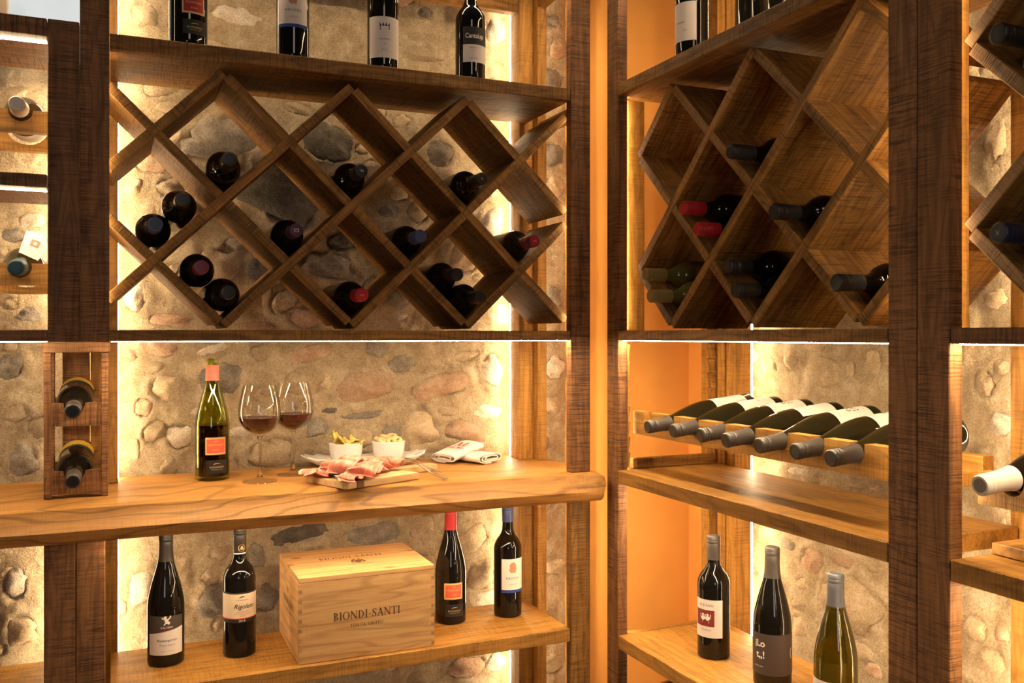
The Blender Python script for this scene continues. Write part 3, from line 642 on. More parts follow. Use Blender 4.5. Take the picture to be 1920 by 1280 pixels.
# ------------------------------------------------------------------ lattice racks
S_ = 0.1458; ZN = [0.0225, 0.1640, 0.3055, 0.4470, 0.5885]; TH = 0.021; RD = 0.215
def slat(root, a, b, flip, y0, trim=(0, 0), clip=(-9, 9)):
    """one slat from node a to node b in the rack plane; local u along the wall"""
    (ua, za), (ub, zb) = a, b
    def cl(u, z): v = min(max(u, clip[0]), clip[1]); return v, za0 + (v - ua0) * (zb0 - za0) / (ub0 - ua0)
    ua0, za0, ub0, zb0 = ua, za, ub, zb
    (ua, za), (ub, zb) = cl(ua, za), cl(ub, zb)
    if abs(ub - ua) < .004: return
    trim = (trim[0] if ua == ua0 else 0, trim[1] if ub == ub0 else 0)
    L_ = math.hypot(ub - ua, zb - za); d = ((ub - ua) / L_, (zb - za) / L_)
    t0, t1 = trim; l = L_ - t0 - t1; mid = (t0 + L_ - t1) / 2; cu, cz = ua + d[0] * mid, za + d[1] * mid
    bm = bmesh.new(); bmesh.ops.create_cube(bm, size=1.0); bmesh.ops.scale(bm, vec=(l, RD, TH), verts=bm.verts)
    bmesh.ops.bevel(bm, geom=bm.edges[:], offset=0.0012, segments=1, affect='EDGES')
    o = obj('slat', from_bm('slat', bm, 'oak', gaxis=0))
    ang = math.atan2(d[1], d[0])
    if not flip: mtx = Matrix.Translation((cu, y0 + RD / 2, cz)) @ Matrix.Rotation(-ang, 4, 'Y')
    else: mtx = Matrix.Translation((y0 + RD / 2, cu, cz)) @ Matrix.Rotation(-PI / 2, 4, 'Z') @ Matrix.Rotation(PI + ang if False else ang, 4, 'Y') @ Matrix.Rotation(0, 4, 'X')
    o.matrix_basis = mtx
    return setp(o, root)
def lattice(root, cols, ups, downs, flip, y0, clip=(-9, 9)):
    """cols: u of each column; ups: continuous slats; downs: slats cut at every crossing"""
    h = TH / 2
    for (c0, l0, c1, l1) in ups: slat(root, (cols[c0], ZN[l0]), (cols[c1], ZN[l1]), flip, y0, clip=clip)
    for (c0, l0, c1, l1) in downs:
        n = abs(c1 - c0); sl = 1 if l1 > l0 else -1
        for k in range(n):
            ca, cb = (c0 + k, c0 + k + 1); la, lb = l0 + sl * k, l0 + sl * (k + 1)
            slat(root, (cols[ca], ZN[la]), (cols[cb], ZN[lb]), flip, y0, (h, h), clip)
YR = 2.138
colsA = [0.0785 + S_ * i for i in range(-1, 8)]     # index 0 is the half column behind the left post
R1 = empty('lattice_wine_rack', (0.5, 2.2, 0.012), 'wide brown oak lattice rack of crossed slats on the left wall, behind it rough stones', 'wine rack')
lattice(R1, colsA, [(0, 0, 4, 4), (0, 2, 2, 4), (2, 0, 6, 4), (4, 0, 8, 4), (6, 0, 8, 2)],
        [(0, 4, 4, 0), (2, 4, 6, 0), (4, 4, 8, 0), (6, 4, 8, 2), (0, 2, 2, 0)], False, YR, (XL1 - .003, XR0 + .003))
XR_ = XB + 0.040
colsB = [1.975 - 0.1485 * i for i in range(0, 7)]
R2 = empty('lattice_wine_rack', (1.3, 1.5, 0.012), 'brown oak lattice rack of crossed slats next to the orange corner, zigzag left side', 'wine rack')
lattice(R2, colsB, [(0, 1, 3, 4), (0, 3, 1, 4), (1, 0, 5, 4), (3, 0, 6, 3), (5, 0, 6, 1)],
        [(0, 1, 1, 0), (0, 3, 3, 0), (1, 4, 5, 0), (3, 4, 6, 1), (5, 4, 6, 3)], True, XR_, (1.100, 9))
colsC = [1.010 - 0.1485 * i for i in range(0, 4)]
R3 = empty('lattice_wine_rack', (1.3, 0.7, 0.012), 'brown oak lattice rack of crossed slats cut off by the right photo edge', 'wine rack')
lattice(R3, colsC, [(0, 1, 3, 4), (0, 3, 1, 4), (1, 0, 3, 2)], [(0, 1, 1, 0), (0, 3, 3, 0), (1, 4, 3, 2)], True, XR_)

# ------------------------------------------------------------------ bottles
BUR = [(0, .006), (.022, .004), (.034, 0.0), (.0385, .0015), (.0405, .006), (.0408, .03), (.0408, .120), (.0402, .138), (.0375, .158), (.0320, .182), (.0255, .205), (.0200, .224), (.0166, .240), (.0153, .254), (.0148, .268), (.0146, .282), (.0150, .2835), (.0152, .290), (.0146, .2965), (0, .297)]
def bdx(hs=0.178, ht=0.300, R=0.0375):
    return [(0, .006), (R * .55, .004), (R * .84, 0.0), (R * .955, .0015), (R, .006), (R, .04), (R, hs - .02), (R, hs), (R * .965, hs + .012), (R * .80, hs + .026), (R * .58, hs + .037), (R * .44, hs + .049), (R * .395, hs + .062), (.0142, ht - .03), (.0140, ht - .014), (.0150, ht - .012), (.0152, ht - .004), (.0145, ht - .0005), (0, ht)]
PROF = {'bur': BUR, 'bdx': bdx(), 'short': bdx(0.150, 0.300, 0.0378), 'bdx2': bdx(0.168, 0.283, 0.0378)}
def prof_smooth(k):
    p = PROF[k]; body = smooth_prof(p[1:15] if k == 'bur' else p[1:14], 3); return [p[0]] + body + (p[15:] if k == 'bur' else p[14:])
BR = {k: max(r for r, _ in PROF[k]) for k in PROF}
def rad_at(k, z):
    p = PROF[k]
    for (r0, z0), (r1, z1) in zip(p[1:], p[2:]):
        if z0 <= z <= z1: return r0 + (r1 - r0) * (z - z0) / max(1e-9, z1 - z0)
    return p[-2][0]
def bottle(kind, label, cap='cap_black', cap_z=None, glass='dark_glass', group=None, name='wine_bottle', tip=None):
    root = empty(name, (0, 0, 0), label, 'bottle', group)
    obj('glass_body', lathe('glass_' + kind, prof_smooth(kind), glass), root)
    ht = PROF[kind][-1][1]; cz = cap_z or ht - 0.055; pr = []
    zs = [cz] + [z for _, z in prof_smooth(kind) if cz < z < ht]
    for z in zs: pr.append((rad_at(kind, z) + .0007, z))
    rt = .0156
    pr = [(pr[0][0] - .0006, cz)] + [(max(r, rt), z) for r, z in pr if z < ht - .019] + [(rt, ht - .018), (rt - .0004, ht - .0172), (rt, ht - .0164), (rt + .0002, ht - .0095), (rt - .0004, ht - .0087), (rt + .0003, ht - .0079), (rt, ht - .0015), (.0135, ht + .0008), (.0105, ht + .0010), (.010, ht + .0004), (0, ht + .0006)]
    o = obj('capsule', lathe('capsule_%s_%.3f' % (kind, cz), pr, cap), root)
    if tip: obj('capsule_disc', lathe('disc_' + kind, [(0, ht + .0016), (.0098, ht + .0015), (.0098, ht + .0005)], tip, 20), root)
    return root
def stand(root, X, Y, z, th=0.0):
    root.matrix_basis = Matrix.Translation((X, Y, z)) @ Matrix.Rotation(math.atan2(-X, Y) + th, 4, 'Z')
def lie(root, tipp, ax, tilt=0.0, spin=PI, yaw=0.0, ht=0.297):
    """bottle lying with its neck towards the room; tipp is the point of the neck's end, tilt lifts the butt"""
    base = Matrix.Rotation({'y': 0, 'x': -PI / 2}[ax] + yaw, 4, 'Z') @ Matrix.Rotation(PI / 2 + tilt, 4, 'X') @ Matrix.Rotation(spin, 4, 'Z')
    root.matrix_basis = Matrix.Translation(tipp) @ base @ Matrix.Translation((0, 0, -ht))
# --- label kits (local front is -Y)
def montecarlo(root, R, th=0.0, mat='paper_coral', z=0.085):
    Rr = R + .0004; w_, h = 0.050, 0.041
    # perforated gold border as fine wrapped strips, red field on top
    V, F = [], []; n = 26
    pts = []
    for i in range(n + 1):
        x = -w_ / 2 + w_ * i / n; d = 0.0011 if i % 2 else 0.0; pts.append((x, -h / 2 - d, h / 2 + d))
    for x, a, b in pts: V += [(x, a), (x, b)]
    F = [(2 * i, 2 * i + 2, 2 * i + 3, 2 * i + 1) for i in range(n)]
    m2 = 16
    for sgn in (-1, 1):
        b0 = len(V)
        for i in range(m2 + 1):
            y = -h / 2 + h * i / m2; V += [(sgn * w_ / 2, y), (sgn * (w_ / 2 + (0.0011 if i % 2 else 0)), y)]
        F += [(b0 + 2 * i, b0 + 2 * i + 1, b0 + 2 * i + 3, b0 + 2 * i + 2) for i in range(m2)]
    lb = on_cyl('label', (V, F), Rr, z, th, 'paper_gold', root)
    a = w_ * 0.44 / Rr
    patch('label_field', Rr + .0003, th - a, th + a, z - h * .41, z + h * .41, mat, lb)
    on_cyl('lettering', scale_to(serif('MONTECARLO', 0.005, 0.10), 0.036), Rr + .0006, z + .001, th, 'ink_gold', lb)
    on_cyl('lettering', text2d('2019', 0.0052), Rr + .0006, z + .009, th, 'ink_gold', lb)
    on_cyl('lettering', text2d('ROSSO', 0.0050), Rr + .0006, z - .0105, th, 'ink_gold', lb)
    l2 = patch('lower_label', Rr, th - .58, th + .72, z - .066, z - .034, 'paper_black', root)
    on_cyl('lettering', scale_to(text2d('BUONAMICO', 0.0062), 0.034), Rr + .0004, z - .053, th + .05, 'ink_gold', l2)
    on_cyl('lettering', scale_to(text2d('MONTECARLO - ITALIA', 0.003), 0.027), Rr + .0004, z - .0575, th + .05, 'ink_gold', l2)
    arc = [(-.009, 0), (-.007, .0022), (-.002, .0036), (.004, .0034), (.009, .0018), (.004, .0022), (-.002, .0022), (-.006, .0010)]
    on_cyl('emblem', polys2d([[arc[i], arc[i + 1], arc[-i - 2], arc[-i - 1]] for i in range(3)]), Rr + .0004, z - .045, th + .05, 'ink_gold', l2)
def pergolaia(root, R, th, a0, a1):
    Rr = R + .0004
    lb = patch('label', Rr, a0, a1, 0.068, 0.158, 'paper', root)
    patch('label_band', Rr + .0002, a0, a1, 0.068, 0.0755, 'paper_blue', lb)
    on_cyl('lettering', scale_to(serif('PERGOLAIA', 0.009, 0.08), 0.038), Rr + .0005, 0.104, th, 'ink', lb)
    on_cyl('lettering', text2d('GUARDATA', 0.0046), Rr + .0005, 0.089, th, 'ink_rust', lb)
    head = [(-.008, -.010), (-.003, -.013), (.003, -.0115), (.0075, -.0135), (.0085, -.006), (.011, -.001), (.0085, .003), (.010, .008), (.006, .014), (.001, .017), (-.005, .014), (-.010, .009), (-.0085, .002), (-.011, -.004)]
    c = (0, 0); on_cyl('emblem', polys2d([[c, head[i], head[(i + 1) % len(head)]] for i in range(len(head))]), Rr + .0005, 0.133, th, 'ink_rust', lb)

# standing on the bottom shelf (left)
b = bottle('bur', 'dark wine bottle with black and white Blauburgunder label on the bottom shelf', 'cap_brown', 0.235, tip='cap_red')
lb = patch('label', .0412, -1.02, 1.02, .028, .098, 'paper', b, top=lambda f: .075 + .014 * f)
patch('label_top', .0412, -1.02, 1.02, .08, .115, 'paper_brown', b, bot=lambda f: .0752 + .014 * f, top=lambda f: .118 - .003 * f)
patch('label_stripe', .0414, -.35, .32, 0, 0, 'ink_red', lb, bot=lambda f: .0794 + .0047 * f, top=lambda f: .0808 + .0050 * f)
on_cyl('lettering', scale_to(text2d('Blauburgunder', .0085), .046), .0415, .059, .08, 'ink', lb)
on_cyl('lettering', text2d('Pinot Nero', .0075), .0415, .048, .08, 'ink_grey', lb)
on_cyl('lettering', scale_to(text2d('SUDTIROL - ALTO ADIGE', .003), .034), .0415, .036, .08, 'ink_rust', lb)
lk = on_cyl('lettering', scale_to(text2d('KALTERN', .008), .026), .0416, .0885, .05, 'ink_white', lb)
fig = [ellipse(0, .0, .0042, .006), ellipse(-.003, .0085, .0032, .0032), ellipse(.0045, -.004, .0030, .0036), stroke((-.003, .003), (-.009, .007), .0022), stroke((.002, .003), (.008, .008), .0022), stroke((-.002, -.004), (-.006, -.009), .0024), stroke((.0075, .007), (.0085, .012), .0022), ellipse(-.009, .0075, .0018, .0018)]
on_cyl('emblem', polys2d(fig), .0416, .105, .04, 'ink_white', lb)
on_cyl('embossed_emblem', polys2d([[(x * 1.5, y * 1.5) for x, y in p] for p in fig[1:5]]), .0394, .142, .05, 'dark_glass', b)
stand(b, .1093, 2.2632, ZB1)
b = bottle('bdx', 'dark wine bottle with cream Rigoleto label dated 2019 on the bottom shelf', 'cap_brown', 0.243)
lb = patch('label', .0379, -1.5, 1.5, .092, .150, 'paper_cream', b)
patch('label_edge', .0381, -1.5, 1.5, .0915, .0935, 'ink_red', lb); patch('label_foot', .0379, -1.5, 1.5, .083, .0915, 'paper_black', b)
patch('label_head', .0379, -1.5, 1.5, .150, .154, 'paper_black', b)
on_cyl('lettering', scale_to(text2d('Rigoleto', .02, 0.35, bold=.01), .050), .0384, .116, .30, 'ink', lb)
on_cyl('lettering', scale_to(text2d('COLLEMASSARI', .006), .028), .0384, .1345, .15, 'ink', lb)
on_cyl('emblem', polys2d([[(-.008, 0), (-.002, .004), (.002, .005), (.009, .0015), (.003, .0025), (-.001, .0015)]]), .0384, .1405, .15, 'ink', lb)
on_cyl('lettering', scale_to(text2d('MONTECUCCO', .004), .028), .0384, .1065, .2, 'ink_red', lb)
on_cyl('lettering', scale_to(text2d('Denominazione di Origine', .003), .040), .0384, .1025, .2, 'ink_grey', lb)
on_cyl('lettering', text2d('ROSSO', .0045), .0384, .0975, .2, 'ink_red', lb)
on_cyl('lettering', text2d('2019', .0078), .0384, .085, .15, 'ink_white', lb)
nb = patch('neck_band', .0153, -1.2, 1.2, .2385, .2415, 'paper', b)
on_cyl('emblem', polys2d([ellipse(0, 0, .0085, .0085, 18)]), .0158, .253, .35, 'paper_gold', b)
on_cyl('emblem', polys2d([ellipse(0, 0, .0072, .0072, 18)]), .0161, .253, .35, 'ink', b)
on_cyl('emblem', polys2d([stroke((0, -.004), (0, .005), .004), stroke((-.005, -.004), (-.002, .002), .0015), stroke((.005, -.004), (.002, .002), .0015)]), .0164, .253, .35, 'ink_gold', b)
stand(b, .2729, 2.254, ZB1)
b = bottle('bur', 'dark wine bottle with red capsule and red stamp label right of the wooden wine case', 'cap_red', 0.243)
montecarlo(b, .0408, .2, 'paper_coral', .088); b.name = 'wine_bottle'; stand(b, .8179, 2.2875, ZB1)
b = bottle('bdx', 'dark wine bottle with blue capsule and white label with brown head, below the counter', 'cap_blue', 0.252)
pergolaia(b, .0375, .38, -.45, 1.45); stand(b, .9786, 2.2782, ZB1)

# standing on the top shelf (left)
b = bottle('bur', 'dark wine bottle with red stamp label on the top shelf, leftmost there', 'cap_red', 0.243)
montecarlo(b, .0408, .30, 'paper_red', .088); stand(b, *onY(353, 60, 2.150)[:2], ZT1)
b = bottle('bdx', 'slim wine bottle with white Pergolaia label and blue band on the top shelf', 'cap_blue', 0.252)
pergolaia(b, .0375, .02, -1.0, 1.0); stand(b, *onY(549, 60, 2.150)[:2], ZT1)
b = bottle('bdx', 'wine bottle with white label and purple crown on the top shelf', 'cap_purple', 0.250)
lb = patch('label', .0379, -1.0, 1.4, .024, .122, 'paper', b)
crown = [(-.0115, -.009), (.0115, -.0075), (.0120, .009), (.0060, .001), (.0042, .010), (-.0005, .001), (-.0045, .0105), (-.0068, .001), (-.0130, .010)]
cr = [[(-.0115, -.009), (.0115, -.0075), (.0118, .001), (-.0122, .001)], [(-.0122, .001), (-.0068, .001), (-.0130, .010)], [(-.0068, .001), (-.0005, .001), (-.0045, .0105)], [(-.0005, .001), (.0060, .001), (.0042, .010)], [(.0060, .001), (.0118, .001), (.0120, .009)]]
on_cyl('emblem', polys2d(cr), .0384, .098, .12, 'ink_purple', lb)
on_cyl('lettering', scale_to(text2d('VOLPOLO', .0085), .027), .0384, .066, .12, 'ink', lb)
on_cyl('lettering', text2d('2019', .0034), .0384, .055, .12, 'ink', lb)
on_cyl('lettering', text2d('BOLGHERI', .0034), .0384, .042, .12, 'ink_grey', lb)
on_cyl('lettering', scale_to(text2d('denominazione di origine controllata', .003), .034), .0384, .038, .12, 'ink_grey', lb)
stand(b, *onY(718, 60, 2.150)[:2], ZT1)
b = bottle('short', 'wine bottle with black Cantalupi label on the top shelf, rightmost there', 'cap_black', 0.245)
lb = patch('label', .0382, -.50, 1.55, .084, .128, 'paper_black', b); l2 = patch('lower_label', .0382, -.50, 1.45, .040, .084, 'paper', b)
on_cyl('lettering', scale_to(text2d('Cantalupi', .019, sx=.8, bold=.012), .050), .0386, .100, .32, 'ink_white', lb)
on_cyl('lettering', scale_to(text2d('PRIMITIVO', .006), .022), .0386, .074, .22, 'ink_purple', l2)
on_cyl('lettering', scale_to(text2d('SALENTO IGP', .004), .018), .0386, .0685, .22, 'ink_grey', l2)
on_cyl('lettering', scale_to(text2d('CONTI ZECCA', .005), .024), .0386, .048, .22, 'ink', l2)
stand(b, *onY(882, 60, 2.150)[:2], ZT1)
# top shelf of the right wall
b = bottle('bdx', 'wine bottle with plain white Casina label on the shelf above the corner lattice rack', 'cap_black')
lb = patch('label', .0379, -1.5, .28, .030, .118, 'paper', b)
on_cyl('lettering', scale_to(text2d('CASINA', .007), .024), .0384, .070, -.75, 'ink', lb); on_cyl('lettering', text2d('2018', .005), .0384, .052, -.42, 'ink_red', lb)
stand(b, *onX(1297, 40, 1.212)[:2], 0.634)
b = bottle('bdx', 'unlabelled dark bottle cut by the top photo edge, second above the corner rack', 'cap_black')
stand(b, *onX(1407, 20, 1.425)[:2], 0.634)
b = bottle('bdx', 'dark bottle barely visible at the top photo edge, third above the corner rack', 'cap_black')
stand(b, *onX(1466, 20, 1.425)[:2], 0.634)
# bottom shelf of the right wall
b = bottle('bdx2', 'dark wine bottle with white label and maroon panel near the orange corner', 'cap_grey', 0.228)
lb = patch('label', .0382, -1.45, .56, .052, .140, 'paper', b)
patch('label_panel', .0384, -1.3, .05, .078, .116, 'paper_maroon', lb)
orn = []
for cx in (-.010, .002): orn += [ellipse(cx, 0, .0052, .0055), ellipse(cx, .008, .003, .0028), stroke((cx - .006, -.002), (cx - .007, .009), .0018), stroke((cx + .005, -.002), (cx + .007, .009), .0018)]
orn += [stroke((-.012, -.009), (.006, -.009), .0025)]
on_cyl('emblem', polys2d(orn), .0387, .097, -.42, 'ink_white', lb)
on_cyl('lettering', scale_to(serif('LUDANO', .008, .15), .036), .0386, .124, -.46, 'ink_brown', lb)
on_cyl('lettering', scale_to(text2d('Notalupi', .007, .3), .026), .0386, .068, -.5, 'ink_grey', lb)
stand(b, 1.2996, 1.7915, ZB1)
def at_depth(px, t): d = D(px, 1000); return d.x * t, d.y * t
b = bottle('bur', 'dark wine bottle with brown-black label and white curly letters, between two standing bottles at right', 'cap_grey', 0.232)
lb = patch('label', .0412, -1.7, 1.7, .030, .118, 'paper_brown', b)
ch = text2d('i', .018)
on_cyl('lettering', text2d('Lo', .020, bold=.025), .0416, .090, -.62, 'ink_white', lb); on_cyl('lettering', text2d('i', .022, bold=.025), .0416, .088, -.93, 'ink_white', lb)
on_cyl('lettering', text2d('t,,!', .021, bold=.025), .0416, .066, -.64, 'ink_white', lb); on_cyl('lettering', text2d('{', .024), .0416, .070, 1.12, 'ink_white', lb)
on_cyl('lettering', text2d('ROSSO 2019', .004), .0416, .046, -.75, 'ink_white', lb)
stand(b, *at_depth(1448, 1.985), ZB1 - 0.0)
b = bottle('bur', 'green glass bottle of white wine with slate-grey capsule at lower right', 'cap_slate', 0.236, glass='straw_glass')
lb = patch('label', .0412, -1.6, .35, .020, .098, 'paper', b)
on_cyl('lettering', text2d('LOTUS', .004), .0416, .085, -1.2, 'ink_grey', lb)
inn = [(0, .009)] + [(max(.002, r - .0028), max(z, .009)) for r, z in prof_smooth('bur')[4:] if .006 < z < .232]; inn.append((0, inn[-1][1]))
obj('wine', lathe('white_wine_fill', inn, 'white_wine'), b)
stand(b, *at_depth(1567, 1.765), ZB1)

# bottles lying in the racks
rA = .0385; drop = (BR['bdx'] + TH / 2 + .0008) * math.sqrt(2)
def in_cell(col, lev, cap, label, step=None, kind='bdx', tipY=2.045, cols=colsA, ax='y', tip=None, glass='dark_glass', spin=0.0, mark=None, group='bottles lying in the lattice racks'):
    r = BR[kind]; u = cols[col]; z = ZN[lev] + (r + TH / 2 + .0008) * math.sqrt(2)
    if step:                                   # second bottle resting against the first one
        k = 2 * r + .001; sd = step if ax == 'y' else -step
        u += sd * k / math.sqrt(2); z += k / math.sqrt(2)
    b = bottle(kind, label, cap, glass=glass, group=group, tip=tip)
    ht = PROF[kind][-1][1]
    lie(b, (u, tipY, z) if ax == 'y' else (tipY, u, z), ax, 0.0, spin, ht=ht + .001)
    if mark: mark(b, ht)
    return b
def mark_text(s, size, mat='ink_white', end=True, crown_=False):
    def f(b, ht):
        if end:
            vf = polys2d([[(x * .42, y * .42) for x, y in stroke(*e, .0022)] for e in (((-.011, -.009), (.011, -.009)), ((-.011, -.009), (-.012, .009)), ((.011, -.009), (.012, .009)), ((-.012, .009), (-.006, 0)), ((-.006, 0), (0, .009)), ((0, .009), (.006, 0)), ((.006, 0), (.012, .009)))]) if crown_ else text2d(s, size)
            vv = [(x, y - (0 if crown_ else size * .35)) for x, y in vf[0]]; v2, F2 = up_fix((vv, vf[1]))
            # the end of the capsule looks at the room: x right, up is +z of the world
            obj('lettering', mesh('lettering', [(x, -y if False else y, ht + .0022) for x, y in v2], F2, mat), b)
        else:
            on_cyl('lettering', ([(-y, x) for x, y in text2d(s, size)[0]], text2d(s, size)[1]), .0160, ht - .022, -1.2, mat, b)
    return f
in_cell(2, 2, 'cap_black', 'dark bottle with black capsule alone in the upper left cell of the wide lattice rack', tipY=2.02)
in_cell(1, 1, 'cap_brown', 'dark bottle with black capsule leaning on the blue-capped one in the wide rack', 1, tipY=2.05)
in_cell(1, 1, 'cap_blue', 'dark bottle with blue capsule end at the left of the wide lattice rack', tipY=2.06, tip='cap_slate')
in_cell(2, 0, 'cap_burgundy', 'dark bottle with pink-burgundy capsule end, low in the wide lattice rack', -1, tipY=2.05)
in_cell(2, 0, 'cap_black', 'dark bottle with glossy black capsule ring at the bottom left of the wide lattice rack', tipY=2.04)
in_cell(3, 1, 'cap_purple', 'dark bottle with purple capsule bearing a white crown in the wide lattice rack', tipY=2.05, mark=mark_text('', .01, crown_=True))
in_cell(4, 2, 'cap_black', 'dark bottle with black capsule marked in white, upper middle cell of the wide rack', tipY=2.045, mark=mark_text('*22', .007))
in_cell(6, 2, 'cap_black', 'dark bottle with black capsule and gold mark, upper right in the wide rack', tipY=2.035, mark=mark_text('K', .008, 'ink_gold'))
in_cell(5, 1, 'cap_blue', 'dark bottle with dull blue capsule in the middle of the wide lattice rack', tipY=2.06)
in_cell(4, 0, 'cap_red', 'dark bottle with red capsule end at the bottom middle of the wide lattice rack', tipY=2.04, tip='cap_red', mark=mark_text('rosso', .005))
in_cell(6, 0, 'cap_black', 'upper of two dark bottles at the bottom right of the wide lattice rack', -1, tipY=2.06)
in_cell(6, 0, 'cap_black', 'lower of two dark bottles at the bottom right of the wide lattice rack', tipY=2.045)
in_cell(7, 1, 'cap_burgundy', 'olive bottle with red capsule end in the right-hand cell of the wide lattice rack', tipY=2.05, glass='olive_glass', tip='cap_red', mark=mark_text('vino', .005))
kx = dict(cols=colsB, ax='x')
in_cell(3, 2, 'cap_black', 'dark bottle with black capsule, highest in the corner lattice rack', tipY=1.150, **kx)
in_cell(2, 1, 'cap_red', 'dark bottle with red capsule, lower of the red pair in the corner lattice rack', tipY=1.173, **kx)
in_cell(2, 1, 'cap_red', 'dark bottle with red capsule, upper of the red pair in the corner lattice rack', -1, tipY=1.172, **kx)
in_cell(4, 1, 'cap_black', 'dark bottle with black capsule and small white print in the corner lattice rack', tipY=1.137, mark=mark_text('Noly', .007, end=False), **kx)
in_cell(1, 0, 'cap_gold', 'bottle with olive-gold capsule, lower of two at the left of the corner lattice rack', tipY=1.145, glass='gold_glass', **kx)
in_cell(1, 0, 'cap_gold', 'green-gold bottle with olive capsule, upper of two at the left of the corner lattice rack', -1, tipY=1.164, glass='gold_glass', **kx)
in_cell(3, 0, 'cap_brown', 'dark bottle with black capsule, lower of two at the bottom of the corner lattice rack', tipY=1.161, **kx)
in_cell(3, 0, 'cap_brown', 'dark bottle with black capsule, upper of two at the bottom of the corner lattice rack', -1, tipY=1.183, **kx)
in_cell(5, 0, 'cap_black', 'dark bottle with black capsule and white tag, bottom right of the corner lattice rack', tipY=1.150, mark=mark_text('Lotta', .007, end=False), **kx)
kc = dict(cols=colsC, ax='x')
in_cell(1, 2, 'cap_black', 'dark bottle with black capsule, upper one at the right photo edge', -1, tipY=1.150, **kc)
in_cell(1, 2, 'cap_black', 'dark bottle just past the right photo edge, under the upper black-capped one', tipY=1.150, **kc)
in_cell(1, 0, 'cap_navy', 'dark bottle with navy capsule and yellow mark, lower one at the right photo edge', -1, tipY=1.152, mark=mark_text('V', .009, 'ink_gold'), **kc)
in_cell(1, 0, 'cap_black', 'dark bottle just past the right photo edge, under the navy-capped one', tipY=1.150, **kc)

# ------------------------------------------------------------------ notched cradles
def notched(name, L_, h, th, notches, mat, dep=None):
    pts = [(0, 0), (L_, 0), (L_, h)]
    for c, r in sorted(notches, reverse=True):
        d = dep or min(h * 0.72, r); ry = min(r, d)
        if d > ry: pts.append((c + r, h))
        for i in range(11):
            a = PI * i / 10; pts.append((c + r * math.cos(a), h - (d - ry) - ry * math.sin(a)))
        if d > ry: pts.append((c - r, h))
    pts.append((0, h))
    return extrude_poly(name, pts, th, mat, gaxis=0, bev=0.0)
def bar(name, me, loc, flip, parent):
    o = obj(name, me); o.matrix_basis = Matrix.Translation(loc) @ (Matrix.Rotation(PI / 2, 4, 'Z') if flip else Matrix.Identity(4)); return setp(o, parent)
CR = empty('bottle_cradle', (1.3, 1.55, -0.262), 'oak bottle cradle with notched bars carrying the row of grey-capped bottles', 'bottle cradle')
ny = [1.846 - .0998 * k for k in range(-1, 8)]
Y0 = 1.134
bar('front_bar', notched('front_bar', 2.012 - Y0, .058, .026, [(y - Y0, .0185) for y in ny if y > Y0 + .02], 'oak_lit', .033), (1.238, Y0, -.250), True, CR)
bar('rear_bar', notched('rear_bar', 2.012 - Y0, .052, .026, [(y - Y0, .0425) for y in ny if y > Y0 + .04], 'oak_lit'), (1.416, Y0, -.264), True, CR)
box('end_arm', (1.240, 1.388, 1.992, 2.010, -.254, -.214), 'oak_lit', CR, ax=0)
box('end_arm', (1.240, 1.388, 1.136, 1.150, -.262, -.240), 'oak_lit', CR, ax=0)
def row_label(b, kind):
    R_ = .0412
    lb = patch('label', R_, -1.25, 1.25, .026, .118, 'paper', b)
    if kind == 'dots':
        pl = []
        rr = random.Random(5)
        for i in range(4):
            x = -.015 + i * .009
            pl += [stroke((x, -.009), (x, .000), .0026), ellipse(x + .003, .005, .0024, .0024), ellipse(x, -.0135, .0020, .0020)]
        pl += [stroke((-.016, .010), (-.006, .010), .0028), stroke((.004, .010), (.010, .013), .0028), stroke((-.002, -.012), (.008, -.014), .0026)]
        on_cyl('lettering', polys2d(pl), R_ + .0004, .066, 0, 'ink', lb)
        on_cyl('lettering', text2d('white', .008, .3), R_ + .0004, .105, -.45, 'ink_grey', lb)
        on_cyl('lettering', text2d('Negroamaro del Salento', .0036), R_ + .0004, .036, 0, 'ink_grey', lb)
    else: on_cyl('lettering', text2d('CASINA', .009), R_ + .0004, .060, -.1, 'ink', lb)
ordn = ['first', 'second', 'third', 'fourth', 'fifth', 'sixth', 'seventh', 'eighth']
for k in range(7):
    y = ny[k + 1]
    b = bottle('bur', 'olive-black bottle with grey capsule, %s from the orange corner in the cradle row' % ordn[k], 'cap_grey', 0.236, glass='olive_glass', group='grey-capped bottles in the cradle row')
    row_label(b, 'plain' if k < 2 else 'dots')
    lie(b, (1.150 + (k % 3) * .004, y, -.2165), 'x', 0.105, PI + random.uniform(-.25, .25) + .15, ht=.298)
# cradle at the far right, one cream-capped bottle
CR3 = empty('bottle_cradle', (1.3, 0.8, -0.262), 'oak bottle cradle at the right photo edge, holding a cream-capped bottle', 'bottle cradle')
Y3, tip3 = 0.36, onX(1832, 912, 1.145)
bar('front_bar', notched('front_bar', .998 - Y3, .050, .026, [(tip3.y - .004 - Y3, .0195), (tip3.y - .104 - Y3, .0195)], 'oak_lit', .030), (1.238, Y3, -.258), True, CR3)
bar('rear_bar', notched('rear_bar', .998 - Y3, .052, .026, [(tip3.y - .004 - Y3, .0425), (tip3.y - .104 - Y3, .0425)], 'oak_lit'), (1.416, Y3, -.264), True, CR3)
box('end_arm', (1.240, 1.388, .975, .996, -.256, -.220), 'oak_lit', CR3, ax=0)
b = bottle('bur', 'dark bottle with cream capsule lying in the cradle at the right photo edge', 'cap_white', .232, tip='ink_grey')
lie(b, tip3 + Vector((0, -.004, .002)), 'x', .10, 0, ht=.298)
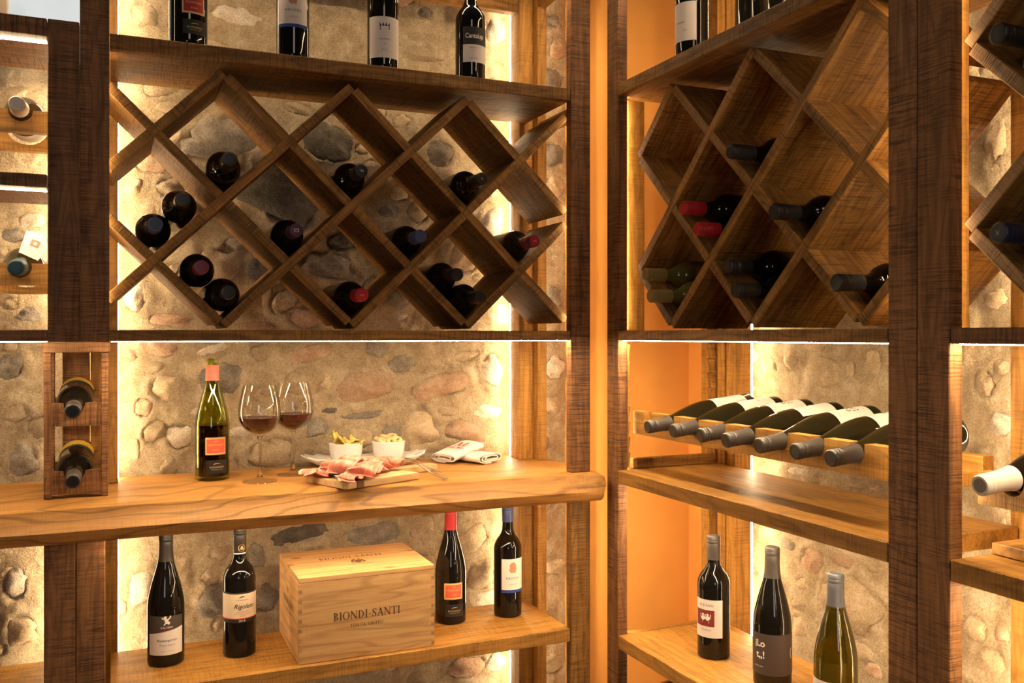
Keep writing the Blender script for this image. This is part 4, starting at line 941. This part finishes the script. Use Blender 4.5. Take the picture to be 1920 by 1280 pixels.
# cradle under the bottom shelf
CR4 = empty('bottle_cradle', (1.3, 1.6, -0.93), 'oak bottle cradle under the bottom shelf at the lower photo edge', 'bottle cradle')
bar('front_bar', notched('front_bar', .878, .05, .026, [(1.925 - Y0, .0195)], 'oak_lit'), (1.238, Y0, -.955), True, CR4)
bar('rear_bar', notched('rear_bar', .878, .052, .026, [(1.925 - Y0, .0425)], 'oak_lit'), (1.416, Y0, -.965), True, CR4)
b = bottle('bur', 'bottle with white dotted label lying under the bottom shelf near the orange corner', 'cap_grey', .236, glass='olive_glass')
row_label(b, 'dots'); lie(b, (1.10, 1.925, -.918), 'x', .105, PI + .4, ht=.298)
# cradles of the left bay
for (z0, txt, cap, tipz, tipx, lab, tlt) in ((.4316, 'upper oak bottle cradle with a cream-capped bottle in the left bay', 'cap_white', .471, -.1825, 'bottle with cream capsule lying in the upper cradle of the left bay', .06),
                               (.1064, 'lower oak bottle cradle with a teal-capped bottle in the left bay', 'cap_teal', .137, -.1842, 'bottle with dark teal capsule and paper tag in the lower cradle of the left bay', .085)):
    c = empty('bottle_cradle', (-.4, 2.25, z0), txt, 'bottle cradle')
    x0 = -.72; nt2 = [(tipx - x0, .0198), (tipx - .11 - x0, .0198)]
    bar('front_bar', notched('front_bar', -.128 - x0, .046, .026, nt2, 'oak_lit'), (x0, 2.190, z0), False, c)
    bar('rear_bar', notched('rear_bar', -.128 - x0, .050, .026, [(a, .0425) for a, _ in nt2], 'oak_lit'), (x0, 2.352, z0 - .012), False, c)
    b = bottle('bur', lab, cap, .234, glass='dark_glass' if z0 > .2 else 'olive_glass')
    lb = patch('label', .0412, -1.3, 1.3, .03, .115, 'paper', b)
    lie(b, (tipx, 2.105, tipz), 'y', tlt, PI if z0 < .2 else 0.3, ht=.298)
    if z0 < .2:
        tg = [(-.022, -.030), (.018, -.034), (.026, .004), (.008, .030), (-.026, .022)]
        v = extrude_poly('neck_tag', tg, .0012, 'paper'); o = obj('neck_tag', v); o.matrix_basis = Matrix.Translation(onY(66, 457, 2.20)) @ Matrix.Rotation(.35, 4, 'Y') @ Matrix.Rotation(-.3, 4, 'X')
        bpy.context.view_layer.update(); o.parent = b; o.matrix_parent_inverse = b.matrix_basis.inverted()
        e = on_plane('emblem', polys2d([[(-.009, -.008), (.009, -.008), (.009, .008), (-.009, .008)]]), (0, -.0004, 0), (1, 0, 0), (0, 0, 1), 'ink_rust', None); e.parent = o
        e = on_plane('emblem', polys2d([ellipse(0, 0, .004, .004)]), (0, -.0007, 0), (1, 0, 0), (0, 0, 1), 'paper', None); e.parent = o

# ------------------------------------------------------------------ little two-bottle rack on the counter
SR = empty('bottle_stand', (-.076, 2.31, ZC1), 'small dark wooden upright rack holding two yellow-labelled bottles on the counter', 'wine rack')
sx0, sx1, sy0 = -.142, -.0105, 2.205
for (a, b_) in ((sx0 + .002, sx0 + .0165), (sx1 - .0165, sx1 - .002)):
    box('side_board', (a, b_, sy0, sy0 + .028, ZC1 + .0005, -.038), 'oak_shaded', SR)
    box('side_board', (a, b_, sy0 + .125, sy0 + .150, ZC1 + .0005, -.038), 'oak_shaded', SR)
box('top_board', (sx0 - .002, sx1 + .002, sy0 - .003, sy0 + .160, -.038, -.016), 'oak_shaded', SR, ax=0)
wd = sx1 - sx0 - .034
for z0 in (-.198, -.346):
    me = notched('notched_bar', wd, .050, .020, [(wd / 2 - .004, .0215)], 'oak_shaded')
    bar('notched_bar', me, (sx0 + .017, sy0 + .002, z0), False, SR)
    me = notched('rear_bar', wd, .050, .016, [(wd / 2 - .004, .0405)], 'oak_shaded')
    bar('rear_bar', me, (sx0 + .017, sy0 + .130, z0 + .005), False, SR)
    up = z0 > -.3
    b = bottle('bdx', '%s bottle with yellow label neck-out in the small rack on the counter' % ('upper' if up else 'lower'), 'cap_grey', .243, group='yellow-labelled bottles in the counter rack', tip='cap_black')
    lb = patch('label', .0379, -1.25, 1.25, .085, .116, 'paper_black', b); patch('label_band', .0379, -1.25, 1.25, .030, .085, 'paper_yellow', lb)
    on_cyl('lettering', scale_to(text2d('BRUNELLO 2015', .006), .05), .0384, .072, 0, 'ink_brown', lb)
    on_cyl('lettering', scale_to(text2d('MONTALCINO', .006), .04), .0384, .094, 0, 'ink_white', lb)
    lie(b, (sx0 + .017 + wd / 2 - .004, 2.125, z0 + .0385), 'y', .085, PI, ht=.301)

# ------------------------------------------------------------------ wooden wine case
WC = empty('wine_case', (.55, 2.25, ZB1), 'pale pine wooden wine case printed BIONDI-SANTI on the bottom shelf', 'wooden box')
bx0, bx1, by0, by1, bz0, bz1 = .3868, .7137, 2.114, 2.378, ZB1, -.558
tb = .012
box('front_panel', (bx0, bx1, by0, by0 + tb, bz0 + .001, bz1 - tb), 'pine', WC, ax=0, bev=.0008)
box('back_panel', (bx0, bx1, by1 - tb, by1, bz0 + .001, bz1 - tb), 'pine', WC, ax=0, bev=.0008)
box('side_panel', (bx0, bx0 + tb, by0 + tb, by1 - tb, bz0 + .001, bz1 - tb), 'pine', WC, ax=1, bev=.0008)
box('side_panel', (bx1 - tb, bx1, by0 + tb, by1 - tb, bz0 + .001, bz1 - tb), 'pine', WC, ax=1, bev=.0008)
box('base_panel', (bx0 + tb, bx1 - tb, by0 + tb, by1 - tb, bz0 + .001, bz0 + .009), 'pine', WC, ax=0, bev=.0008)
box('lid_board', (bx0, bx1, by0, by0 + .062, bz1 - tb + .0005, bz1), 'pine', WC, ax=0, bev=.0010)
box('lid_board', (bx0, bx1, by0 + .0625, by1, bz1 - tb + .0005, bz1), 'pine', WC, ax=0, bev=.0010)
for k in range(8):
    z = bz0 + .006 + k * .0225
    for xx in (bx0 - .0003, bx1 - .0077): box('joint_finger', (xx, xx + .008, by0 - .0005, by0 + .006, z, z + .0085), 'endgrain', WC, ax=1, bev=0)
c_ = onY(690, 1148, by0)
on_plane('lettering', scale_to(serif('BIONDI-SANTI', .018, .05), .160), (c_.x - .0015, by0 - .0006, -.6655), (1, 0, 0), (0, 0, 1), 'ink_brown', WC)
on_plane('lettering', scale_to(serif('TENUTA "GREPPO"', .007, .06), .080), (c_.x - .0015, by0 - .0006, -.684), (1, 0, 0), (0, 0, 1), 'ink_brown', WC)
on_plane('lettering', scale_to(serif('BIONDI-SANTI', .016, .05), .158), (.545, 2.262, bz1 + .0004), (1, 0, 0), (0, 1, 0), 'ink_brown', WC)
em = [ellipse(0, .0, .010, .012), stroke((-.016, -.008), (-.010, .016), .006), stroke((.016, -.008), (.010, .016), .006), stroke((-.016, -.014), (.016, -.014), .004), ellipse(-.006, .018, .004, .005), ellipse(.006, .018, .004, .005)]
on_plane('emblem', polys2d(em), (.552, 2.222, bz1 + .0004), (1, 0, 0), (0, 1, 0), 'ink_brown', WC)
on_plane('lettering', scale_to(serif('TENUTA GREPPO', .006, .1), .06), (.552, 2.192, bz1 + .0004), (1, 0, 0), (0, 1, 0), 'ink_brown', WC)
on_plane('lettering', scale_to(serif('BIONDI-SANTI', .014, .05), .13), (bx0 - .0005, 2.245, -.655), (0, -1, 0), (0, 0, 1), 'ink_brown', WC)
on_plane('lettering', scale_to(serif('TENUTA GREPPO', .007, .1), .07), (bx0 - .0005, 2.245, -.672), (0, -1, 0), (0, 0, 1), 'ink_brown', WC)

# ------------------------------------------------------------------ on the counter
OB = empty('wine_bottle', (0, 0, 0), 'open green wine bottle with coral neck sleeve and coral stamp label on the counter', 'bottle')
op = prof_smooth('bur'); outer = [p for p in op if p[1] < .2966 and p[0] > 0]
outer = [(0, .006)] + [p for p in outer] ; inner = [(max(.0095, r - .0028), max(z, .010)) for r, z in op if .006 < z < .290][::-1]
obj('glass_body', lathe('open_bottle', outer + [(.0125, .2968), (.0105, .2950)] + [(min(r, .0108) if z > .255 else r, z) for r, z in inner] + [(0, .010)], 'green_glass', 48), OB)
wl = .134
wp = [(0, .0103)] + [(max(.004, r - .0031), max(z, .0103)) for r, z in op if .006 < z < wl] + [(rad_at('bur', wl) - .0031, wl), (0, wl)]
obj('wine', lathe('open_bottle_wine', wp, 'red_wine', 48), OB)
sp = [(rad_at('bur', z) + .0006, z) for z in (.243, .252, .262, .272, .281)]
obj('neck_sleeve', lathe('neck_sleeve', sp, 'cap_coral', 40), OB)
on_cyl('lettering', scale_to(text2d('BUONAMICO', .004), .022), .0158, .2475, .0, 'ink_gold', OB)
montecarlo(OB, .0408, .22, 'paper_coral', .085)
stand(OB, .2211, 2.3601, ZC1 + .0006)

def goblet(X, Y, label):
    g = empty('wine_glass', (X, Y, ZC1 + .0006), label, 'wine glass', 'large wine glasses on the counter')
    stem = smooth_prof([(.0075, .012), (.0045, .022), (.0038, .045), (.0038, .080), (.0042, .100), (.0070, .110)], 4)
    foot = [(0, .0), (.0405, 0.0), (.0408, .0008), (.0400, .0018)] + smooth_prof([(.030, .0032), (.016, .0062), (.0075, .012)], 4) + [(0, .0122)]
    outer_ = smooth_prof([(.0070, .1102), (.0160, .1155), (.0300, .1235), (.0420, .1360), (.0488, .1520), (.0503, .1660), (.0488, .1860), (.0440, .2100), (.0385, .2335)], 4)
    inner_ = smooth_prof([(.0373, .2333), (.0428, .2100), (.0477, .1860), (.0492, .1660), (.0476, .1525), (.0408, .1372), (.0288, .1252), (.0150, .1180), (.0040, .1150)], 4) + [(0, .1146)]
    obj('bowl', lathe('goblet_bowl', [(0, .1102)] + outer_ + inner_, 'clear_glass', 56), g)
    obj('stem', lathe('goblet_stem', [(0, .0122)] + stem + [(0, .1100)], 'solid_glass', 32), g)
    obj('foot', lathe('goblet_foot', foot, 'foot_glass', 56), g)
    lv = .1555
    wn = [(max(0.0, r - .0004), z + .0003) for r, z in reversed(inner_) if z < lv - .001] + [(.0480, lv), (0, lv)]
    obj('wine', lathe('goblet_wine', wn, 'glass_wine', 56), g)
    return g
goblet(.3224, 2.2713, 'wine glass with red wine standing nearer the open bottle on the counter')
goblet(.4167, 2.350, 'wine glass with red wine behind the other, nearer the white platter')

def superell(t, a, b, n=3.0):
    c, s = math.cos(t), math.sin(t); return (a * math.copysign(abs(c) ** (2 / n), c), b * math.copysign(abs(s) ** (2 / n), s))
def platter():
    V, F = [], []; n = 72
    rings = [(.0, 0, .0075), (.55, 0, .0075), (.66, 0, .009), (.84, 1, .018), (1.0, 2, .028), (1.005, 2, .026), (.86, 1, .013), (.66, 0, .0015), (.60, 0, 0.0), (.0, 0, 0.0)]
    for (s, wv, z) in rings:
        for i in range(n):
            t = 2 * PI * i / n; x, y = superell(t, .163, .072, 2.6)
            k = 1 + (0.035 * wv / 2) * math.cos(14 * t); zz = z + (.0022 * wv / 2) * math.cos(14 * t) + (wv / 2) * .010 * abs(math.cos(t)) ** 3
            V.append((x * s * k, y * s * k, zz))
    for r in range(len(rings) - 1):
        for i in range(n): j = (i + 1) % n; F.append((r * n + i, r * n + j, (r + 1) * n + j, (r + 1) * n + i))
    me = mesh('serving_platter', V, F, 'porcelain', smooth=True)
    bm = bmesh.new(); bm.from_mesh(me); bmesh.ops.remove_doubles(bm, verts=bm.verts, dist=1e-6); bmesh.ops.recalc_face_normals(bm, faces=bm.faces); bm.to_mesh(me); bm.free()
    o = obj('serving_platter', me); o.location = (.617, 2.412, ZC1 + .0006); o.rotation_euler.z = -.06
    tag(o, 'long white porcelain platter with scalloped rim on the counter', 'platter')
platter()
RP = [(.020, 0), (.0285, .0005), (.034, .008), (.0405, .022), (.0435, .040), (.0445, .0545), (.0452, .0575), (.0435, .0590), (.0415, .0570), (.0400, .040), (.037, .022), (.031, .009), (0, .006)]
RB = []
for (x, y, lab) in ((.566, 2.412, 'white fluted bowl of yellow crisps on the platter'), (.683, 2.412, 'white fluted bowl of pale ring biscuits on the platter')):
    o = obj('ramekin', lathe('ramekin', [(0, .0)] + RP, 'porcelain', 72, flute=lambda i, z: (.012 if i % 3 == 0 else 0) if .006 < z < .05 else 0)); o.location = (x, y, ZC1 + .0092)
    tag(o, lab, 'bowl', 'ramekins on the platter'); RB.append((x, y, ZC1 + .0092))
def crisp(i, loc, rot, label):
    V, F = [], []; n, m_ = 9, 5; rnd = random.Random(i)
    L_, W_ = .050 + rnd.uniform(-.006, .006), .030
    for a in range(n):
        for c in range(m_):
            u, v = a / (n - 1) - .5, c / (m_ - 1) - .5; wdt = W_ * (1 - 0.7 * (u + .5) ** 1.5)
            V.append((u * L_, v * wdt + .003 * mn.noise(Vector((u * 4, v * 4, i))), .012 * (u * u) * 4 - .006 * (v * 2) ** 2 + .003 * mn.noise(Vector((u * 6, v * 6, i + 9)))))
    for a in range(n - 1):
        for c in range(m_ - 1): q = a * m_ + c; F.append((q, q + m_, q + m_ + 1, q + 1))
    o = obj('crisp', mesh('crisp', V, F, 'crisp', smooth=True)); md = o.modifiers.new('t', 'SOLIDIFY'); md.thickness = .0028
    o.location = loc; o.rotation_euler = rot; tag(o, label, 'crisp', 'crisps in the bowl')
x, y, z = RB[0]
for i, (dx, dy, dz, rot, lab) in enumerate([(-.022, -.004, .066, (.3, .75, .2), 'tallest yellow crisp standing up at the left of its bowl'), (-.004, -.016, .060, (.25, .2, .5), 'yellow crisp lying at the front of the bowl'), (.018, -.008, .060, (-.2, -.15, 2.6), 'yellow crisp lying at the right of the bowl'),
                                            (.006, .016, .062, (.4, .1, -.4), 'yellow crisp at the back of the bowl'), (.022, .010, .063, (-.4, -.3, 1.6), 'small yellow crisp leaning on the right bowl rim'), (-.012, .014, .062, (.2, .5, -.9), 'yellow crisp tucked behind the tallest one')]):
    crisp(i, (x + dx, y + dy, z + dz), rot, lab)
def torus_mesh(R_, r, n=22, m_=10):
    V, F = [], []
    for i in range(n):
        a = 2 * PI * i / n; rr = r * (1 + .12 * mn.noise(Vector((math.cos(a) * 2, math.sin(a) * 2, 4))))
        for j in range(m_):
            b = 2 * PI * j / m_; V.append(((R_ + rr * math.cos(b)) * math.cos(a), (R_ * .82 + rr * math.cos(b)) * math.sin(a), rr * math.sin(b)))
    for i in range(n):
        for j in range(m_): F.append((i * m_ + j, ((i + 1) % n) * m_ + j, ((i + 1) % n) * m_ + (j + 1) % m_, i * m_ + (j + 1) % m_))
    return mesh('ring_biscuit', V, F, 'biscuit', smooth=True)
tm = torus_mesh(.0098, .0062); x, y, z = RB[1]
for i, (dx, dy, dz, rot, lab) in enumerate([(-.020, -.012, .060, (.5, .2, 0), 'ring biscuit at the front left of its bowl'), (.002, -.020, .058, (.9, 0, .3), 'ring biscuit at the front middle of its bowl'), (.022, -.010, .060, (.7, -.3, .6), 'ring biscuit at the front right of its bowl'),
                                            (-.010, .004, .068, (.3, .3, 1.2), 'ring biscuit on top, left of the heap'), (.010, .002, .068, (.5, -.2, .2), 'ring biscuit on top, right of the heap'), (-.022, .014, .061, (.2, .3, .5), 'ring biscuit at the back left of its bowl'), (.014, .020, .062, (-.3, .2, 0), 'ring biscuit at the back right of its bowl')]):
    o = obj('ring_biscuit', tm); o.location = (x + dx, y + dy, z + dz); o.rotation_euler = rot; tag(o, lab, 'biscuit', 'ring biscuits in the bowl')

# cutting board with ham and forks
bc = Vector((.5565, 2.190, ZC1 + .0006)); ba = math.atan2(.374, .927)
CB = empty('cutting_board', bc, 'small pale wooden cutting board with handle under the ham slices', 'cutting board'); CB.rotation_euler.z = ba
def bpart(name, pts, mat, z0=0.0, th=.0155, bev=.0018):
    bm = bmesh.new(); f = bm.faces.new([bm.verts.new((a, b, z0)) for a, b in pts]); r = bmesh.ops.extrude_face_region(bm, geom=[f])
    bmesh.ops.translate(bm, vec=(0, 0, th), verts=[v for v in r['geom'] if isinstance(v, bmesh.types.BMVert)])
    bmesh.ops.bevel(bm, geom=[e for e in bm.edges if len(e.link_faces) == 2 and e.calc_face_angle(0) > 1.2], offset=bev, segments=2, affect='EDGES')
    return obj(name, from_bm(name, bm, mat, gaxis=0), CB)
def rrect(x0, x1, y0, y1, r, cs):
    pts = []
    for (cx, cy, a0, on) in ((x1 - r, y1 - r, 0, cs[0]), (x0 + r, y1 - r, 90, cs[1]), (x0 + r, y0 + r, 180, cs[2]), (x1 - r, y0 + r, 270, cs[3])):
        if on: pts += [(cx + r * math.cos(math.radians(a0 + 15 * i)), cy + r * math.sin(math.radians(a0 + 15 * i))) for i in range(7)]
        else: pts.append((cx + (r if a0 in (0, 270) else -r), cy + (r if a0 in (0, 90) else -r)))
    return pts
bpart('end_strip', rrect(-.112, -.078, -.084, .084, .012, (0, 1, 1, 0)), 'board')
bpart('dark_strip', rrect(-.0775, -.060, -.084, .084, .002, (0, 0, 0, 0)), 'board_dark', bev=.0004)
bpart('board', rrect(-.0595, .112, -.084, .084, .012, (1, 0, 0, 1)), 'board')
bpart('handle', rrect(.1125, .245, .000, .042, .012, (1, 0, 0, 1)), 'board')
def ham(i, loc, rot, L_, W_, folds, amp, label):
    V, F, G = [], [], []; n, m_ = 40, 12
    for a in range(n):
        for c in range(m_):
            u, v = a / (n - 1), c / (m_ - 1) - .5
            ph = u * folds * 2 * PI + i * 1.7
            x = (u - .5) * L_ + .010 * math.sin(v * 5 + i) + .007 * math.sin(2 * ph)
            y = v * W_ * (1 - .2 * math.cos(u * 5 + i)) + .010 * math.sin(ph * .5)
            edge = 1 - abs(2 * u - 1) ** 6
            z = amp * (0.5 - .5 * math.cos(ph + v * 1.6)) ** 0.8 * (0.55 + .45 * math.cos(v * 2.2)) * edge + .005 * mn.noise(Vector((u * 7, v * 5, i * 3.0)))
            V.append((x, y, max(z, .0008))); e = max(abs(v) * 2 if v > 0 else 0, 0)
            G.append((u * .3 + i, v * .12, min(1, e + .06 * mn.noise(Vector((u * 9, v * 6, i))))))
    for a in range(n - 1):
        for c in range(m_ - 1): q = a * m_ + c; F.append((q, q + m_, q + m_ + 1, q + 1))
    o = obj('ham_slice', mesh('ham_slice', V, F, 'ham', smooth=True, gc=G)); md = o.modifiers.new('t', 'SOLIDIFY'); md.thickness = .0014; md.offset = 1
    ss = o.modifiers.new('s', 'SUBSURF'); ss.levels = 1; ss.render_levels = 1
    R_ = Matrix.Translation(bc) @ Matrix.Rotation(ba, 4, 'Z')
    o.matrix_basis = R_ @ Matrix.Translation((loc[0], loc[1], .0165 + loc[2])) @ Matrix.Rotation(rot, 4, 'Z')
    tag(o, label, 'ham slice', 'ham slices on the board')
HL = ['ham slice hanging over the front left corner of the board', 'ham slice at the far left end of the board', 'folded ham slice in the middle front of the board', 'folded ham slice in the middle back of the board', 'ham slice rising highest in the centre of the pile', 'ham slice lying on the right half of the board', 'small folded ham slice at the back right beside the forks']
for i, (lx, ly, lz, rt, L_, W_, fo, am) in enumerate([(-.078, -.058, .002, .8, .10, .052, 1.5, .012), (-.080, .040, .001, -.2, .10, .060, 2.0, .020), (-.020, -.035, .003, .55, .15, .060, 3.0, .026), (-.01, .048, .003, -.1, .15, .060, 3.0, .030), (-.030, .008, .010, .30, .13, .060, 2.6, .036), (.045, .000, .006, .45, .13, .062, 2.6, .030), (.078, .055, .002, -.3, .09, .050, 2.4, .026)]):
    ham(i, (lx, ly, lz), rt, L_, W_, fo, am, HL[i])
def fork(p, q, label):
    """tines at p, handle end at q"""
    p, q = Vector(p), Vector(q); d = (q - p); L_ = d.length; V, F = [], []
    root = empty('fork', p, label, 'fork', 'forks by the board')
    fr = d.normalized(); sd = Vector((-fr.y, fr.x, 0)).normalized(); up = fr.cross(sd) * -1
    if up.z < 0: up = -up
    def strip(name, pts, hw, th=.0016):
        V, F = [], []
        for k, (s, lat, hgt) in enumerate(pts):
            w_ = hw(k / (len(pts) - 1)) if callable(hw) else hw
            c = fr * s * L_ + sd * lat + up * hgt
            for a, b in ((-1, -1), (1, -1), (1, 1), (-1, 1)): V.append(c + sd * a * w_ + up * b * th / 2)
        for k in range(len(pts) - 1):
            for j in range(4): F.append((4 * k + j, 4 * k + (j + 1) % 4, 4 * k + 4 + (j + 1) % 4, 4 * k + 4 + j))
        F += [(3, 2, 1, 0), tuple(4 * (len(pts) - 1) + j for j in range(4))]
        return obj(name, mesh(name, V, F, 'steel', smooth=False), root)
    arch = lambda s: .011 * math.sin(min(1, s / .75) * PI) ** 1.2 - .002 * s
    strip('handle', [(s, 0, arch(s) + .002) for s in [.36 + .64 * k / 14 for k in range(15)]], lambda t: .0028 + .0040 * t ** 1.5)
    strip('head', [(s, 0, arch(s) + .002) for s in [.20 + .16 * k / 8 for k in range(9)]], lambda t: .0098 - .0074 * t ** .7)
    for k in range(4): strip('tine', [(s, (-.0082 + .00547 * k), arch(s) + .002) for s in [.20 * j / 5 for j in range(6)]], lambda t: .0006 + .0007 * t)
fork(Vector((.640, 2.240, ZC1 + .040)), onZ(838, 897, ZC1 + .003), 'steel fork with its handle nearer the counter edge')
fork(Vector((.650, 2.262, ZC1 + .038)), onZ(828, 884, ZC1 + .004), 'steel fork lying behind the other fork')

# folded napkins
def napkin(loc, yaw, pitch, L_, label, logo=1.0):
    """cloth folded into a flat roll: a flattened spiral drawn out along local x"""
    th = .0034; path = []
    turns = 2.4; n = 90
    for k in range(n + 1):
        t = k / n * turns * 2 * PI; sc = 1 - .62 * (k / n)
        x, y = superell(t + PI * 1.5, 1, 1, 3.0); path.append((x * .048 * sc + .003 * (k / n), y * .0125 * (sc ** 1.5) * 1.0))
    V, F = [], []; m_ = 7
    for s in range(m_ + 1):
        xx = L_ * s / m_
        for k, (a, b) in enumerate(path):
            p0 = Vector(path[max(0, k - 1)]); p1 = Vector(path[min(n, k + 1)]); tg = (p1 - p0).normalized(); nn = Vector((-tg.y, tg.x))
            bul = .0015 * mn.noise(Vector((xx * 30, a * 40, b * 40 + yaw)))
            for sg in (-.5, .5): V.append((xx + .002 * mn.noise(Vector((k * .2, s, 1))), a + nn.x * th * sg, b + nn.y * th * sg + .0155 + bul))
    K = 2 * (n + 1)
    for s in range(m_):
        for k in range(n):
            a = s * K + 2 * k
            F.append((a, a + 2, a + K + 2, a + K)); F.append((a + 1, a + K + 1, a + K + 3, a + 3))
        F.append((s * K, s * K + K, s * K + K + 1, s * K + 1)); e = s * K + 2 * n; F.append((e, e + 1, e + K + 1, e + K))
    for k in range(n):
        F.append((2 * k, 2 * k + 1, 2 * k + 3, 2 * k + 2)); a = m_ * K + 2 * k; F.append((a, a + 2, a + 3, a + 1))
    me = mesh('folded_napkin', V, F, 'linen', smooth=True)
    bm = bmesh.new(); bm.from_mesh(me); bmesh.ops.recalc_face_normals(bm, faces=bm.faces)
    for e in bm.edges:
        if len(e.link_faces) == 2 and e.calc_face_angle(0) > .9: e.smooth = False
    bm.to_mesh(me); bm.free()
    o = obj('folded_napkin', me); o.matrix_basis = Matrix.Translation(loc) @ Matrix.Rotation(yaw, 4, 'Z') @ Matrix.Rotation(-pitch, 4, 'Y')
    tag(o, label, 'napkin', 'napkins on the counter')
    top = .0155 + .0125 + th / 2 + .0016
    v, f = scale_to(serif('M', .026), .036); ob = on_plane('lettering', (v, f), (.060, -.002, top + .0006), (0, -1, 0), (1, 0, 0), 'ink_red', None); ob.parent = o
    v, f = scale_to(text2d('Villa Mo', .012, .2, bold=.02), .064); ob = on_plane('lettering', (v, f), (.040, .000, top + .0006), (0, -1, 0), (1, 0, 0), 'ink_red', None); ob.parent = o
napkin((.836, 2.386, ZC1 + .001), math.radians(28), .20, .125, 'white folded napkin with red M, leaning on the other napkin')
napkin((.954, 2.335, ZC1 + .001), math.radians(111), .0, .125, 'white folded napkin lying flat under the other, nearest the right post')
